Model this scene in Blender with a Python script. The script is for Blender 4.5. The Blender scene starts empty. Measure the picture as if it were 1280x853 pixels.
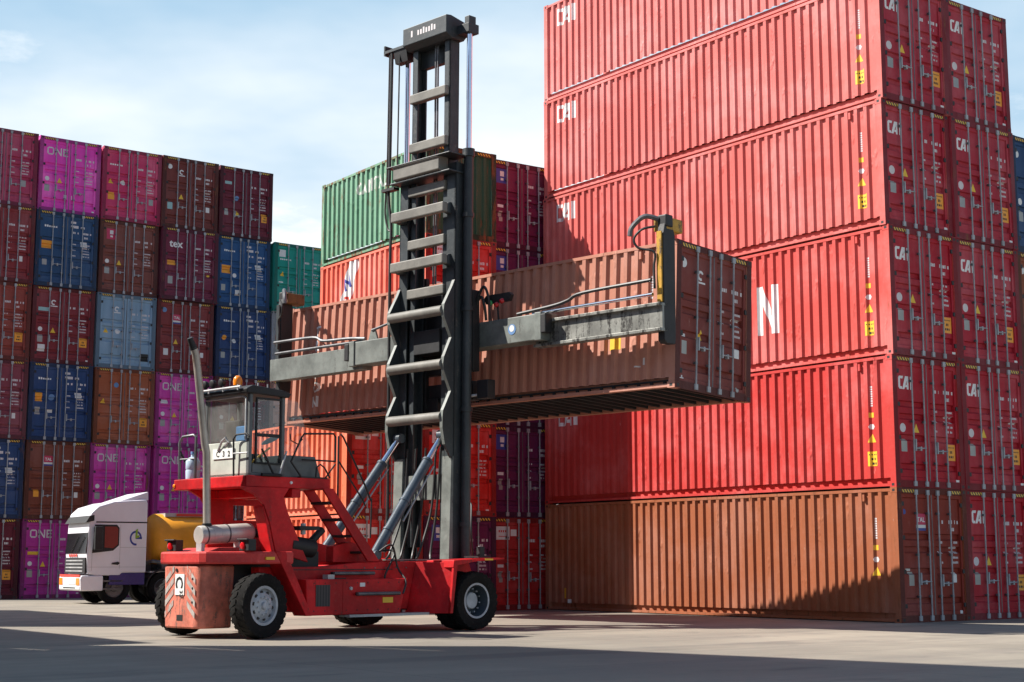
import bpy, bmesh, math, random
from mathutils import Vector, Matrix
from math import sin, cos, pi, radians
random.seed(7)
S = bpy.context.scene
COL = S.collection

# ------------------------------------------------------------------ camera
cam = bpy.data.cameras.new('camera'); camo = bpy.data.objects.new('camera', cam); COL.objects.link(camo)
PITCH, ROLL = .1446, -.0014
camo.location = (0, 0, 1.297)
camo.rotation_euler = (Matrix.Rotation(pi/2 + PITCH, 3, 'X') @ Matrix.Rotation(ROLL, 3, 'Z')).to_euler()
cam.sensor_width = 36; cam.lens = 36*1899.2/1280
cam.clip_start = .1; cam.clip_end = 6000
S.camera = camo

# ------------------------------------------------------------------ node helpers
def new_mat(name):
    m = bpy.data.materials.new(name); m.use_nodes = True
    nt = m.node_tree; nt.nodes.clear()
    o = nt.nodes.new('ShaderNodeOutputMaterial'); b = nt.nodes.new('ShaderNodeBsdfPrincipled')
    nt.links.new(b.outputs[0], o.inputs[0])
    return m, nt, b
def N(nt, t, **kw):
    n = nt.nodes.new(t)
    for k, v in kw.items():
        if k.startswith('i_'):
            n.inputs[int(k[2:]) if k[2:].isdigit() else k[2:].replace('_', ' ')].default_value = v
        else: setattr(n, k, v)
    return n
def L(nt, a, b): nt.links.new(a, b)
def math_n(nt, op, a, b=None, clamp=False):
    n = nt.nodes.new('ShaderNodeMath'); n.operation = op; n.use_clamp = clamp
    for i, x in enumerate((a, b)):
        if x is None: continue
        if isinstance(x, (int, float)): n.inputs[i].default_value = x
        else: nt.links.new(x, n.inputs[i])
    return n.outputs[0]
def sm(pts, n=5):
    P = [Vector(p) for p in pts]; out = []
    for i in range(len(P)-1):
        a, b, c, d = P[max(i-1, 0)], P[i], P[i+1], P[min(i+2, len(P)-1)]
        for k in range(n):
            t = k/n; out.append(.5*((2*b)+(c-a)*t+(2*a-5*b+4*c-d)*t*t+(3*b-a-3*c+d)*t**3))
    return out+[P[-1]]
def mix_c(nt, f, a, b, mode='MIX'):
    n = nt.nodes.new('ShaderNodeMix'); n.data_type = 'RGBA'; n.blend_type = mode
    for i, x in ((0, f), (6, a), (7, b)):
        if isinstance(x, (int, float)): n.inputs[i].default_value = x
        elif isinstance(x, tuple): n.inputs[i].default_value = x if len(x) == 4 else (*x, 1)
        else: nt.links.new(x, n.inputs[i])
    return n.outputs[2]
def ramp(nt, f, lo, hi):
    n = nt.nodes.new('ShaderNodeMapRange'); n.interpolation_type = 'SMOOTHSTEP'
    n.inputs[1].default_value = lo; n.inputs[2].default_value = hi
    nt.links.new(f, n.inputs[0]); return n.outputs[0]
def noise(nt, vec, scale, detail=4, rough=.6, out=0):
    n = nt.nodes.new('ShaderNodeTexNoise'); n.inputs['Scale'].default_value = scale
    n.inputs['Detail'].default_value = detail; n.inputs['Roughness'].default_value = rough
    if vec is not None: nt.links.new(vec, n.inputs['Vector'])
    return n.outputs[out]
def mapped(nt, vec, sc=(1, 1, 1)):
    n = nt.nodes.new('ShaderNodeMapping'); n.inputs['Scale'].default_value = sc
    nt.links.new(vec, n.inputs['Vector']); return n.outputs[0]
def srgb(r, g, b):
    f = lambda c: (c/255/12.92 if c/255 <= .04045 else ((c/255+.055)/1.055)**2.4)
    return (f(r), f(g), f(b))

# ------------------------------------------------------------------ materials
def container_paint():
    m, nt, b = new_mat('container_paint')
    oi = N(nt, 'ShaderNodeObjectInfo'); tc = N(nt, 'ShaderNodeTexCoord')
    seed = N(nt, 'ShaderNodeAttribute', attribute_type='OBJECT', attribute_name='seed')
    rust = N(nt, 'ShaderNodeAttribute', attribute_type='OBJECT', attribute_name='rust')
    off = N(nt, 'ShaderNodeCombineXYZ'); L(nt, seed.outputs['Fac'], off.inputs[0]); L(nt, seed.outputs['Fac'], off.inputs[1]); L(nt, seed.outputs['Fac'], off.inputs[2])
    va = N(nt, 'ShaderNodeVectorMath', operation='ADD'); L(nt, tc.outputs['Object'], va.inputs[0]); L(nt, off.outputs[0], va.inputs[1])
    v = va.outputs[0]
    big = noise(nt, v, .55, 5, .65)
    streak = noise(nt, mapped(nt, v, (2.2, 2.2, .16)), 2.6, 5, .65)
    fine = noise(nt, v, 16, 4, .7)
    base = oi.outputs['Color']
    hs = N(nt, 'ShaderNodeHueSaturation'); hs.inputs['Saturation'].default_value = .86; hs.inputs['Value'].default_value = 1.18
    L(nt, base, hs.inputs['Color'])
    c1 = mix_c(nt, ramp(nt, big, .42, .72), base, hs.outputs[0])
    hd = N(nt, 'ShaderNodeHueSaturation'); hd.inputs['Value'].default_value = .72; L(nt, base, hd.inputs['Color'])
    c2 = mix_c(nt, math_n(nt, 'MULTIPLY', ramp(nt, streak, .48, .74), .55), c1, hd.outputs[0])
    # dust clinging everywhere
    c2 = mix_c(nt, math_n(nt, 'MULTIPLY', ramp(nt, fine, .45, .8), .05), c2, (.42, .36, .31))
    # rust spots and runs
    rs = noise(nt, mapped(nt, v, (3.2, 3.2, .55)), 2.2, 7, .72)
    thr = math_n(nt, 'SUBTRACT', .80, math_n(nt, 'MULTIPLY', rust.outputs['Fac'], .30))
    rf = math_n(nt, 'MULTIPLY', math_n(nt, 'SUBTRACT', rs, thr), 9, clamp=True)
    c3 = mix_c(nt, rf, c2, mix_c(nt, fine, (.10, .035, .017), (.24, .10, .045)))
    # pale scuffs
    sc = noise(nt, mapped(nt, v, (5, 5, 1.2)), 1.9, 6, .75)
    sf = math_n(nt, 'MULTIPLY', ramp(nt, sc, .66, .76), .55)
    c4 = mix_c(nt, sf, c3, (.6, .5, .46))
    L(nt, c4, b.inputs['Base Color'])
    L(nt, math_n(nt, 'ADD', .45, math_n(nt, 'MULTIPLY', fine, .3)), b.inputs['Roughness'])
    b.inputs['Specular IOR Level'].default_value = .16
    bp = N(nt, 'ShaderNodeBump'); bp.inputs['Strength'].default_value = .35; bp.inputs['Distance'].default_value = .09
    dent = ramp(nt, noise(nt, mapped(nt, v, (1, 2.2, 1.1)), 1.5, 3, .5), .60, .80)
    L(nt, math_n(nt, 'ADD', dent, math_n(nt, 'MULTIPLY', big, .5)), bp.inputs['Height']); L(nt, bp.outputs[0], b.inputs['Normal'])
    return m
PAINT = container_paint()

def worn(name, col, rough=.5, metal=0, wear=.35, wearcol=(.12, .06, .04), scale=3, var=.25, spec=.4, dust=.15):
    m, nt, b = new_mat(name)
    tc = N(nt, 'ShaderNodeTexCoord'); v = tc.outputs['Object']
    big = noise(nt, v, scale*.5, 5, .65); fine = noise(nt, v, scale*7, 5, .7)
    strk = noise(nt, mapped(nt, v, (1.5, 1.5, .25)), scale*1.6, 5, .7)
    dk = tuple(c*(1-var) for c in col); lt = tuple(min(1, c*(1+var)) for c in col)
    c = mix_c(nt, ramp(nt, big, .35, .68), dk, lt)
    c = mix_c(nt, math_n(nt, 'MULTIPLY', ramp(nt, fine, .5, .85), dust), c, (.40, .36, .31))
    w = math_n(nt, 'MULTIPLY', math_n(nt, 'SUBTRACT', math_n(nt, 'ADD', math_n(nt, 'MULTIPLY', strk, .7), math_n(nt, 'MULTIPLY', fine, .3)), .66-.14*wear), 12, clamp=True)
    c = mix_c(nt, w, c, wearcol)
    L(nt, c, b.inputs['Base Color'])
    b.inputs['Metallic'].default_value = metal; b.inputs['Specular IOR Level'].default_value = spec
    L(nt, math_n(nt, 'ADD', rough-.1, math_n(nt, 'MULTIPLY', fine, .25)), b.inputs['Roughness'])
    bp = N(nt, 'ShaderNodeBump'); bp.inputs['Strength'].default_value = .15; bp.inputs['Distance'].default_value = .01
    L(nt, fine, bp.inputs['Height']); L(nt, bp.outputs[0], b.inputs['Normal'])
    return m
M = {}
M['red'] = worn('machine_red_paint', (.50, .011, .014), .48, 0, .55, (.13, .022, .018), 2.2, .34, spec=.2, dust=.12)
M['cw'] = worn('scuffed_red_paint', (.58, .165, .11), .6, 0, .9, (.17, .10, .08), 5, .3, dust=.4)
M['hood'] = worn('sun_bleached_red_paint', (.50, .040, .036), .5, 0, .3, (.30, .12, .10), 3, .25, dust=.28, spec=.3)
M['mast'] = worn('mast_grey_paint', (.031, .038, .041), .45, 0, .35, (.14, .12, .10), 2, .25, dust=.12)
M['beam'] = worn('spreader_grey_paint', (.15, .165, .150), .5, 0, .6, (.06, .055, .05), 3, .3)
M['bar'] = worn('crossbar_grey_paint', (.16, .152, .132), .55, 0, .4, (.10, .09, .08), 4, .2)
M['beamw'] = worn('scraped_steel', (.25, .25, .225), .45, .25, 1.2, (.035, .033, .03), 2.5, .35)
M['cyl'] = worn('cylinder_grey_paint', (.055, .072, .09), .32, .0, .1, (.2, .2, .2), 3, .15)
M['black'] = worn('black_steel', (.016, .016, .017), .55, 0, .2, (.05, .045, .04), 3, .3, dust=.05)
M['rubber'] = worn('tyre_rubber', (.012, .0115, .011), .85, 0, .3, (.04, .037, .033), 3, .3, spec=.15, dust=.08)
M['rim'] = worn('rim_grey_paint', (.36, .38, .41), .45, .2, .6, (.12, .10, .08), 5, .2)
M['yellow'] = worn('safety_yellow_paint', (.48, .26, .025), .5, 0, .9, (.07, .05, .03), 4, .2)
M['rusty'] = worn('rusty_yellow_steel', (.16, .085, .025), .6, 0, .8, (.05, .03, .02), 4, .3)
M['cabgrey'] = worn('cab_dark_grey_paint', (.095, .102, .104), .4, 0, .1, (.1, .1, .1), 2, .15)
M['cabcream'] = worn('cab_pale_grey_paint', (.46, .48, .42), .45, 0, .2, (.2, .18, .15), 3, .12)
M['steel'] = worn('galvanised_steel', (.31, .325, .34), .5, .1, .3, (.2, .15, .12), 6, .2)
M['bar_dark'] = worn('greased_steel', (.12, .12, .125), .4, .4, .3, (.05, .05, .05), 6, .3)
M['alu'] = worn('brushed_muffler_steel', (.60, .57, .52), .36, .25, .5, (.20, .15, .11), 3, .2)
M['pipe'] = worn('exhaust_pipe_steel', (.44, .39, .33), .4, .45, .6, (.22, .15, .10), 2, .25)
M['white'] = worn('white_sign_paint', (.80, .80, .77), .5, 0, .15, (.35, .3, .27), 5, .08, dust=.1)
M['truckwhite'] = worn('truck_white_paint', (.74, .72, .76), .3, 0, .0, (.4, .4, .4), 1, .05, dust=.05)
M['purple'] = worn('dark_blue_paint', (.045, .03, .16), .4, 0, .1, (.1, .1, .1), 3, .1)
M['orange_tank'] = worn('tank_orange_paint', (.80, .33, .02), .38, 0, .1, (.2, .1, .05), 2, .12, dust=.08)
M['lt_grey'] = worn('light_grey_steel', (.40, .40, .40), .5, .2, .3, (.15, .13, .12), 4, .2)
M['chev'] = worn('worn_hazard_stripe', (.40, .39, .36), .6, 0, 1.1, (.50, .13, .08), 6, .15, dust=.3)
def plain(name, col, rough=.5, metal=0, spec=.5, emit=None):
    m, nt, b = new_mat(name)
    tc = N(nt, 'ShaderNodeTexCoord'); f = noise(nt, tc.outputs['Object'], 9, 4, .6)
    c = mix_c(nt, f, tuple(x*.82 for x in col), tuple(min(1, x*1.12) for x in col))
    L(nt, c, b.inputs['Base Color']); b.inputs['Roughness'].default_value = rough; b.inputs['Metallic'].default_value = metal
    b.inputs['Specular IOR Level'].default_value = spec
    return m
M['letter'] = worn('white_lettering_paint', (.76, .76, .74), .55, 0, .25, (.45, .36, .33), 5, .08, spec=.3, dust=.15)
M['faded_letter'] = worn('faded_white_lettering', (.62, .64, .58), .6, 0, .9, (.18, .26, .18), 4, .1, spec=.2)
M['dim_letter'] = plain('thin_white_lettering', (.66, .62, .62), .6, 0, .2)
M['s_yellow'] = plain('yellow_sticker', (.80, .50, .03), .5)
M['s_orange'] = plain('orange_sticker', (.85, .34, .02), .5)
M['s_grey'] = plain('grey_plate', (.33, .33, .31), .45, .3)
M['s_white'] = plain('white_sticker', (.72, .72, .70), .5)
M['s_blue'] = plain('blue_sticker', (.03, .05, .28), .5)
M['s_lightblue'] = plain('light_blue_sticker', (.12, .24, .45), .5)
M['s_pink'] = plain('crimson_sticker', (.55, .03, .10), .5)
M['s_teal'] = plain('pale_teal_sticker', (.30, .50, .50), .5)
M['s_black'] = plain('black_marking', (.012, .012, .012), .6)
M['s_green'] = plain('green_marking', (.02, .25, .07), .5)
M['lime'] = plain('lime_logo_paint', (.25, .42, .03), .5)
M['s_red'] = plain('red_marking', (.60, .05, .03), .5)
M['chrome'] = plain('chrome_rod', (.85, .86, .88), .08, 1)
M['hose'] = plain('black_hose', (.014, .014, .014), .5)
M['redlens'] = plain('red_lens', (.55, .01, .015), .15)
M['greenlens'] = plain('green_lens', (.05, .40, .08), .15)
M['amber'] = plain('amber_lens', (.90, .24, .01), .2)
M['bottle'] = plain('pale_blue_plastic', (.48, .60, .72), .15)
M['bluecloth'] = plain('blue_cloth', (.05, .22, .50), .8)
M['seat'] = plain('seat_fabric', (.06, .06, .06), .9)
M['curtain'] = plain('red_cab_curtain', (.22, .025, .015), .7)
def glass(name, tint, refl=.12, dk=.16):
    m, nt, b = new_mat(name)
    out = [n for n in nt.nodes if n.type == 'OUTPUT_MATERIAL'][0]; nt.nodes.remove(b)
    t = N(nt, 'ShaderNodeBsdfTransparent'); t.inputs[0].default_value = (*tint, 1)
    g = N(nt, 'ShaderNodeBsdfGlossy'); g.inputs['Roughness'].default_value = .03
    lw = N(nt, 'ShaderNodeLayerWeight'); lw.inputs[0].default_value = .5; fr = math_n(nt, 'ADD', refl, math_n(nt, 'MULTIPLY', math_n(nt, 'POWER', lw.outputs['Facing'], 4), .5))
    d = N(nt, 'ShaderNodeBsdfDiffuse'); d.inputs[0].default_value = (.45, .42, .38, 1)
    tc = N(nt, 'ShaderNodeTexCoord')
    dirt = math_n(nt, 'MULTIPLY', ramp(nt, noise(nt, tc.outputs['Object'], 1.6, 3, .5), .15, .75), dk)
    a = N(nt, 'ShaderNodeMixShader'); L(nt, dirt, a.inputs[0]); L(nt, t.outputs[0], a.inputs[1]); L(nt, d.outputs[0], a.inputs[2])
    mx = N(nt, 'ShaderNodeMixShader'); L(nt, fr, mx.inputs[0]); L(nt, a.outputs[0], mx.inputs[1]); L(nt, g.outputs[0], mx.inputs[2])
    L(nt, mx.outputs[0], out.inputs[0]); return m
M['glass'] = glass('cab_glass', (.88, .90, .88), .07)
M['clearglass'] = glass('clear_cab_glass', (.93, .95, .93), .06, .03); M['dustyglass'] = glass('dusty_rear_glass', (.9, .9, .87), .06, .26)
M['darkglass'] = plain('dark_windscreen_glass', (.010, .011, .013), .12, 0, .25)
def grille_mat():
    m, nt, b = new_mat('vent_grille_black'); tc = N(nt, 'ShaderNodeTexCoord')
    w = N(nt, 'ShaderNodeTexWave'); w.bands_direction = 'X'; w.inputs['Scale'].default_value = 5
    L(nt, tc.outputs['Object'], w.inputs['Vector'])
    L(nt, mix_c(nt, w.outputs[0], (.008, .008, .008), (.06, .05, .05)), b.inputs['Base Color']); b.inputs['Roughness'].default_value = .6
    return m
M['grille'] = grille_mat()
def hazard(name, c1, c2, scale):
    m, nt, b = new_mat(name); tc = N(nt, 'ShaderNodeTexCoord'); sp = N(nt, 'ShaderNodeSeparateXYZ'); L(nt, tc.outputs['Object'], sp.inputs[0])
    s = math_n(nt, 'FRACT', math_n(nt, 'MULTIPLY', math_n(nt, 'ADD', sp.outputs[0], math_n(nt, 'MULTIPLY', sp.outputs[2], .8)), scale))
    f = math_n(nt, 'GREATER_THAN', s, .5)
    L(nt, mix_c(nt, f, c1, c2), b.inputs['Base Color']); b.inputs['Roughness'].default_value = .5; return m
M['hazard'] = hazard('black_yellow_stripes', (.70, .42, .03), (.02, .017, .015), 11)
def ground_mat():
    m, nt, b = new_mat('yard_concrete'); tc = N(nt, 'ShaderNodeTexCoord'); v = tc.outputs['Object']
    mp = N(nt, 'ShaderNodeMapping'); mp.inputs['Rotation'].default_value = (0, 0, -.65); L(nt, v, mp.inputs[0]); v = mp.outputs[0]
    big = noise(nt, v, .09, 6, .65); mid = noise(nt, v, .8, 6, .7); fine = noise(nt, v, 14, 5, .75)
    swp = noise(nt, mapped(nt, v, (.10, 1.6, 1)), .6, 6, .7)
    c = mix_c(nt, ramp(nt, big, .35, .68), (.165, .148, .120), (.335, .295, .235))
    c = mix_c(nt, math_n(nt, 'MULTIPLY', ramp(nt, mid, .42, .72), .65), c, (.20, .175, .15))
    c = mix_c(nt, math_n(nt, 'MULTIPLY', ramp(nt, swp, .45, .68), .7), c, (.145, .13, .115))
    c = mix_c(nt, math_n(nt, 'MULTIPLY', fine, .35), c, (.33, .295, .245))
    # dark tyre / oil stains
    st = noise(nt, mapped(nt, v, (.35, 1, 1)), .55, 5, .6)
    c = mix_c(nt, math_n(nt, 'MULTIPLY', ramp(nt, st, .58, .70), .6), c, (.085, .08, .075))
    # pale worn spots
    c = mix_c(nt, math_n(nt, 'MULTIPLY', ramp(nt, noise(nt, v, .45, 6, .7), .66, .76), .5), c, (.46, .41, .33))
    sv = N(nt, 'ShaderNodeTexVoronoi'); sv.inputs['Scale'].default_value = .9; L(nt, v, sv.inputs['Vector'])
    spot = math_n(nt, 'MULTIPLY', math_n(nt, 'LESS_THAN', sv.outputs['Distance'], math_n(nt, 'MULTIPLY', mid, .16)), ramp(nt, big, .45, .6))
    c = mix_c(nt, math_n(nt, 'MULTIPLY', spot, .6), c, (.07, .065, .06))
    tw = N(nt, 'ShaderNodeTexWave'); tw.wave_type = 'RINGS'; tw.inputs['Scale'].default_value = .045; tw.inputs['Distortion'].default_value = 1.5; tw.inputs['Detail'].default_value = 1; L(nt, v, tw.inputs['Vector'])
    ty = math_n(nt, 'MULTIPLY', ramp(nt, tw.outputs['Fac'], .93, .985), ramp(nt, noise(nt, v, .25, 4, .6), .42, .6))
    c = mix_c(nt, math_n(nt, 'MULTIPLY', ty, .45), c, (.09, .085, .08))
    # slab joints and cracks
    br = N(nt, 'ShaderNodeTexBrick'); br.offset = 0; br.inputs['Scale'].default_value = .2; br.inputs['Mortar Size'].default_value = .0025
    br.inputs['Brick Width'].default_value = 1; br.inputs['Row Height'].default_value = 1; L(nt, v, br.inputs['Vector'])
    vo = N(nt, 'ShaderNodeTexVoronoi', feature='DISTANCE_TO_EDGE'); vo.inputs['Scale'].default_value = .13
    wob = N(nt, 'ShaderNodeVectorMath', operation='ADD'); L(nt, v, wob.inputs[0])
    nz = N(nt, 'ShaderNodeTexNoise'); nz.inputs['Scale'].default_value = .6; L(nt, v, nz.inputs['Vector']); L(nt, nz.outputs['Color'], wob.inputs[1])
    L(nt, wob.outputs[0], vo.inputs['Vector'])
    crack = math_n(nt, 'MULTIPLY', math_n(nt, 'LESS_THAN', vo.outputs['Distance'], .0012), ramp(nt, big, .45, .6))
    jn = math_n(nt, 'MAXIMUM', math_n(nt, 'MULTIPLY', br.outputs['Fac'], .55), math_n(nt, 'MULTIPLY', crack, .55))
    c = mix_c(nt, jn, c, (.07, .062, .055))
    L(nt, c, b.inputs['Base Color'])
    L(nt, math_n(nt, 'ADD', .55, math_n(nt, 'MULTIPLY', mid, .4)), b.inputs['Roughness']); b.inputs['Specular IOR Level'].default_value = .25
    bp = N(nt, 'ShaderNodeBump'); bp.inputs['Strength'].default_value = .45; bp.inputs['Distance'].default_value = .02
    L(nt, math_n(nt, 'ADD', math_n(nt, 'MULTIPLY', mid, .6), math_n(nt, 'MULTIPLY', fine, .3)), bp.inputs['Height']); L(nt, bp.outputs[0], b.inputs['Normal'])
    return m
M['ground'] = ground_mat()

# ------------------------------------------------------------------ mesh builder
class MB:
    def __init__(s): s.v = []; s.f = []; s.m = []; s.mats = []
    def mi(s, mat):
        mat = M[mat] if isinstance(mat, str) else mat
        if mat not in s.mats: s.mats.append(mat)
        return s.mats.index(mat)
    def add(s, vs, fs, mat):
        k = len(s.v); s.v += [tuple(p) for p in vs]; i = s.mi(mat)
        for f in fs: s.f.append(tuple(k+a for a in f)); s.m.append(i)
        return s
    def box(s, x0, x1, y0, y1, z0, z1, mat):
        return s.add([(x0, y0, z0), (x1, y0, z0), (x1, y1, z0), (x0, y1, z0), (x0, y0, z1), (x1, y0, z1), (x1, y1, z1), (x0, y1, z1)],
                     [(3, 2, 1, 0), (4, 5, 6, 7), (0, 1, 5, 4), (1, 2, 6, 5), (2, 3, 7, 6), (3, 0, 4, 7)], mat)
    def prism(s, poly, a, b, axis, mat):
        """poly: 2D points; extruded from a to b along axis ('x': poly=(y,z), 'y': poly=(x,z), 'z': poly=(x,y))"""
        n = len(poly)
        def P(p, t): return {'x': (t, p[0], p[1]), 'y': (p[0], t, p[1]), 'z': (p[0], p[1], t)}[axis]
        vs = [P(p, a) for p in poly] + [P(p, b) for p in poly]
        ar = sum(poly[i][0]*poly[(i+1) % n][1]-poly[(i+1) % n][0]*poly[i][1] for i in range(n))
        flip = (ar > 0) == (axis == 'y')
        if b < a: flip = not flip
        fs = [tuple(range(n-1, -1, -1)), tuple(range(n, 2*n))] + [(i, (i+1) % n, n+(i+1) % n, n+i) for i in range(n)]
        if flip: fs = [tuple(reversed(f)) for f in fs]
        return s.add(vs, fs, mat)
    def tube(s, pts, r, mat, n=10, r1=None, cap=True):
        pts = [Vector(p) for p in pts]; k = len(pts); vs = []; fs = []
        up = None
        for i, p in enumerate(pts):
            d = (pts[min(i+1, k-1)]-pts[max(i-1, 0)]).normalized()
            if up is None:
                up = Vector((0, 0, 1)) if abs(d.z) < .9 else Vector((1, 0, 0))
            a = d.cross(up).normalized(); bb = a.cross(d).normalized(); up = bb
            rr = r if r1 is None else r+(r1-r)*i/(k-1)
            vs += [p+a*cos(2*pi*j/n)*rr+bb*sin(2*pi*j/n)*rr for j in range(n)]
        for i in range(k-1):
            for j in range(n):
                fs.append((i*n+j, i*n+(j+1) % n, (i+1)*n+(j+1) % n, (i+1)*n+j))
        if cap: fs += [tuple(range(n-1, -1, -1)), tuple((k-1)*n+j for j in range(n))]
        return s.add(vs, fs, mat)
    def lathe(s, prof, origin, axis, mat, n=28, closed=False, cap=True):
        """prof: (t along axis, radius)"""
        ax = Vector(axis).normalized(); up = Vector((0, 0, 1)) if abs(ax.z) < .9 else Vector((1, 0, 0))
        a = ax.cross(up).normalized(); bb = a.cross(ax).normalized(); o = Vector(origin); k = len(prof)
        vs = [o+ax*t+(a*cos(2*pi*j/n)+bb*sin(2*pi*j/n))*r for t, r in prof for j in range(n)]
        fs = [(i*n+j, i*n+(j+1) % n, (i+1)*n+(j+1) % n, (i+1)*n+j) for i in range(k-1) for j in range(n)]
        if closed: fs += [((k-1)*n+j, (k-1)*n+(j+1) % n, (j+1) % n, j) for j in range(n)]
        elif cap: fs += [tuple(range(n-1, -1, -1)), tuple((k-1)*n+j for j in range(n))]
        return s.add(vs, fs, mat)
    def mesh(s, name, fix=True):
        me = bpy.data.meshes.new(name); me.from_pydata(s.v, [], s.f)
        for mt in s.mats: me.materials.append(mt)
        me.polygons.foreach_set('material_index', s.m)
        if fix:
            bm = bmesh.new(); bm.from_mesh(me); bmesh.ops.recalc_face_normals(bm, faces=bm.faces); bm.to_mesh(me); bm.free()
        me.update(); return me
    def build(s, name, parent=None, smooth=False, bevel=0):
        o = link(name, s.mesh(name), parent)
        if smooth: shade(o)
        if bevel:
            md = o.modifiers.new('bevel', 'BEVEL'); md.width = bevel; md.segments = 2; md.limit_method = 'ANGLE'; md.angle_limit = radians(40)
        return o
def link(name, me, parent=None):
    o = bpy.data.objects.new(name, me); COL.objects.link(o)
    if parent is not None: o.parent = parent
    return o
def shade(o, ang=38):
    me = o.data; me.polygons.foreach_set('use_smooth', [True]*len(me.polygons))
    bm = bmesh.new(); bm.from_mesh(me)
    for e in bm.edges:
        if len(e.link_faces) == 2 and e.calc_face_angle(0) > radians(ang): e.smooth = False
        if len(e.link_faces) == 2 and e.link_faces[0].material_index != e.link_faces[1].material_index: e.smooth = False
    bm.to_mesh(me); bm.free()
def empty(name, label, cat, loc=(0, 0, 0), rz=0, group=None, kind=None):
    o = bpy.data.objects.new(name, None); COL.objects.link(o); o.empty_display_size = .3
    o.location = loc; o.rotation_euler = (0, 0, rz); o['label'] = label; o['category'] = cat
    if group: o['group'] = group
    if kind: o['kind'] = kind
    return o

# ------------------------------------------------------------------ lettering
_tc = {}
def text_geo(txt, size, bold=.012, sx=1):
    key = (txt, size, bold, sx)
    if key in _tc: return _tc[key]
    cu = bpy.data.curves.new('text', 'FONT'); cu.body = txt; cu.size = size; cu.offset = bold*size; cu.resolution_u = 2; cu.fill_mode = 'FRONT'
    o = bpy.data.objects.new('text', cu); COL.objects.link(o)
    bpy.context.view_layer.update(); dg = bpy.context.evaluated_depsgraph_get()
    me = bpy.data.meshes.new_from_object(o.evaluated_get(dg))
    vs = [(v.co.x*sx, v.co.y) for v in me.vertices]; fs = [tuple(p.vertices) for p in me.polygons]
    bpy.data.objects.remove(o); bpy.data.curves.remove(cu); bpy.data.meshes.remove(me)
    x0 = min(v[0] for v in vs); y0 = min(v[1] for v in vs)
    vs = [(a-x0, b-y0) for a, b in vs]
    _tc[key] = (vs, fs); return _tc[key]
def cai_geo(h):
    P = [[(.12, 0), (.42, 0), (.42, .2), (.22, .2)], [(.12, 0), (.22, .2), (.22, .8), (.12, 1), (0, .86), (0, .14)], [(.22, .8), (.52, .8), (.58, 1), (.12, 1)],
         [(.44, 0), (.70, 0), (.99, .66), (.99, 1), (.82, 1)], [(.80, .16), (.99, .16), (.99, .34), (.87, .34)],
         [(.99, 0), (1.20, 0), (1.20, 1), (.99, 1)], [(1.40, 0), (1.62, 0), (1.62, 1), (1.40, 1)]]
    vs = []; fs = []
    for p in P:
        k = len(vs); vs += [(a*h, b*h) for a, b in p]; fs.append(tuple(range(k, k+len(p))))
    return vs, fs
def rect_geo(rs):
    vs = []; fs = []
    for x, y, w, h in rs:
        k = len(vs); vs += [(x, y), (x+w, y), (x+w, y+h), (x, y+h)]; fs.append((k, k+1, k+2, k+3))
    return vs, fs
def tri_geo(w, h): return [(0, 0), (w, 0), (w/2, h)], [(0, 1, 2)]
def disc_geo(r, n=16): return [(r*cos(2*pi*i/n), r*sin(2*pi*i/n)) for i in range(n)], [tuple(range(n))]
def ring_geo(r0, r1, a0=0, a1=2*pi, n=24):
    vs = []; fs = []
    for i in range(n+1):
        t = a0+(a1-a0)*i/n; vs += [(r0*cos(t), r0*sin(t)), (r1*cos(t), r1*sin(t))]
        if i: k = 2*i; fs.append((k-2, k-1, k+1, k))
    return vs, fs
def xf(geo, dx=0, dy=0, rot=0, sc=1, shear=0):
    c, s_ = cos(rot), sin(rot)
    return [((a*c-b*s_)*sc+dx+shear*b, (a*s_+b*c)*sc+dy) for a, b in geo[0]], geo[1]
def merge(*gs):
    vs = []; fs = []
    for g in gs:
        k = len(vs); vs += g[0]; fs += [tuple(a+k for a in f) for f in g[1]]
    return vs, fs
def decal_mesh(name, layers, axis, prof, place):
    """layers: list of (geo, material, lift). prof: list of (coord, depth) along axis 0/1; place(s, t, depth) -> 3D"""
    me = bpy.data.meshes.new(name); bm = bmesh.new(); mats = []
    cs = [c for c, d in prof]
    def depth(x):
        if x <= cs[0]: return prof[0][1]
        for (c0, d0), (c1, d1) in zip(prof, prof[1:]):
            if x <= c1: return d0+(d1-d0)*(x-c0)/(c1-c0) if c1 > c0 else d1
        return prof[-1][1]
    for geo, mat, lift in layers:
        b2 = bmesh.new(); vv = [b2.verts.new((a, b, 0)) for a, b in geo[0]]
        for f in geo[1]:
            try: b2.faces.new([vv[i] for i in f])
            except ValueError: pass
        lo = min(g[axis] for g in geo[0]); hi = max(g[axis] for g in geo[0])
        for c in cs:
            if lo < c < hi:
                nrm = (1, 0, 0) if axis == 0 else (0, 1, 0)
                bmesh.ops.bisect_plane(b2, geom=b2.verts[:]+b2.edges[:]+b2.faces[:], plane_co=(c, c, 0), plane_no=nrm, dist=1e-5)
        mt = M[mat] if isinstance(mat, str) else mat
        if mt not in mats: mats.append(mt)
        mi = mats.index(mt); mp = {}
        for v in b2.verts: mp[v] = bm.verts.new(place(v.co.x, v.co.y, depth((v.co.x, v.co.y)[axis])-lift))
        for f in b2.faces:
            nf = bm.faces.new([mp[v] for v in f.verts]); nf.material_index = mi
        b2.free()
    bm.to_mesh(me); bm.free()
    for mt in mats: me.materials.append(mt)
    return me

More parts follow.
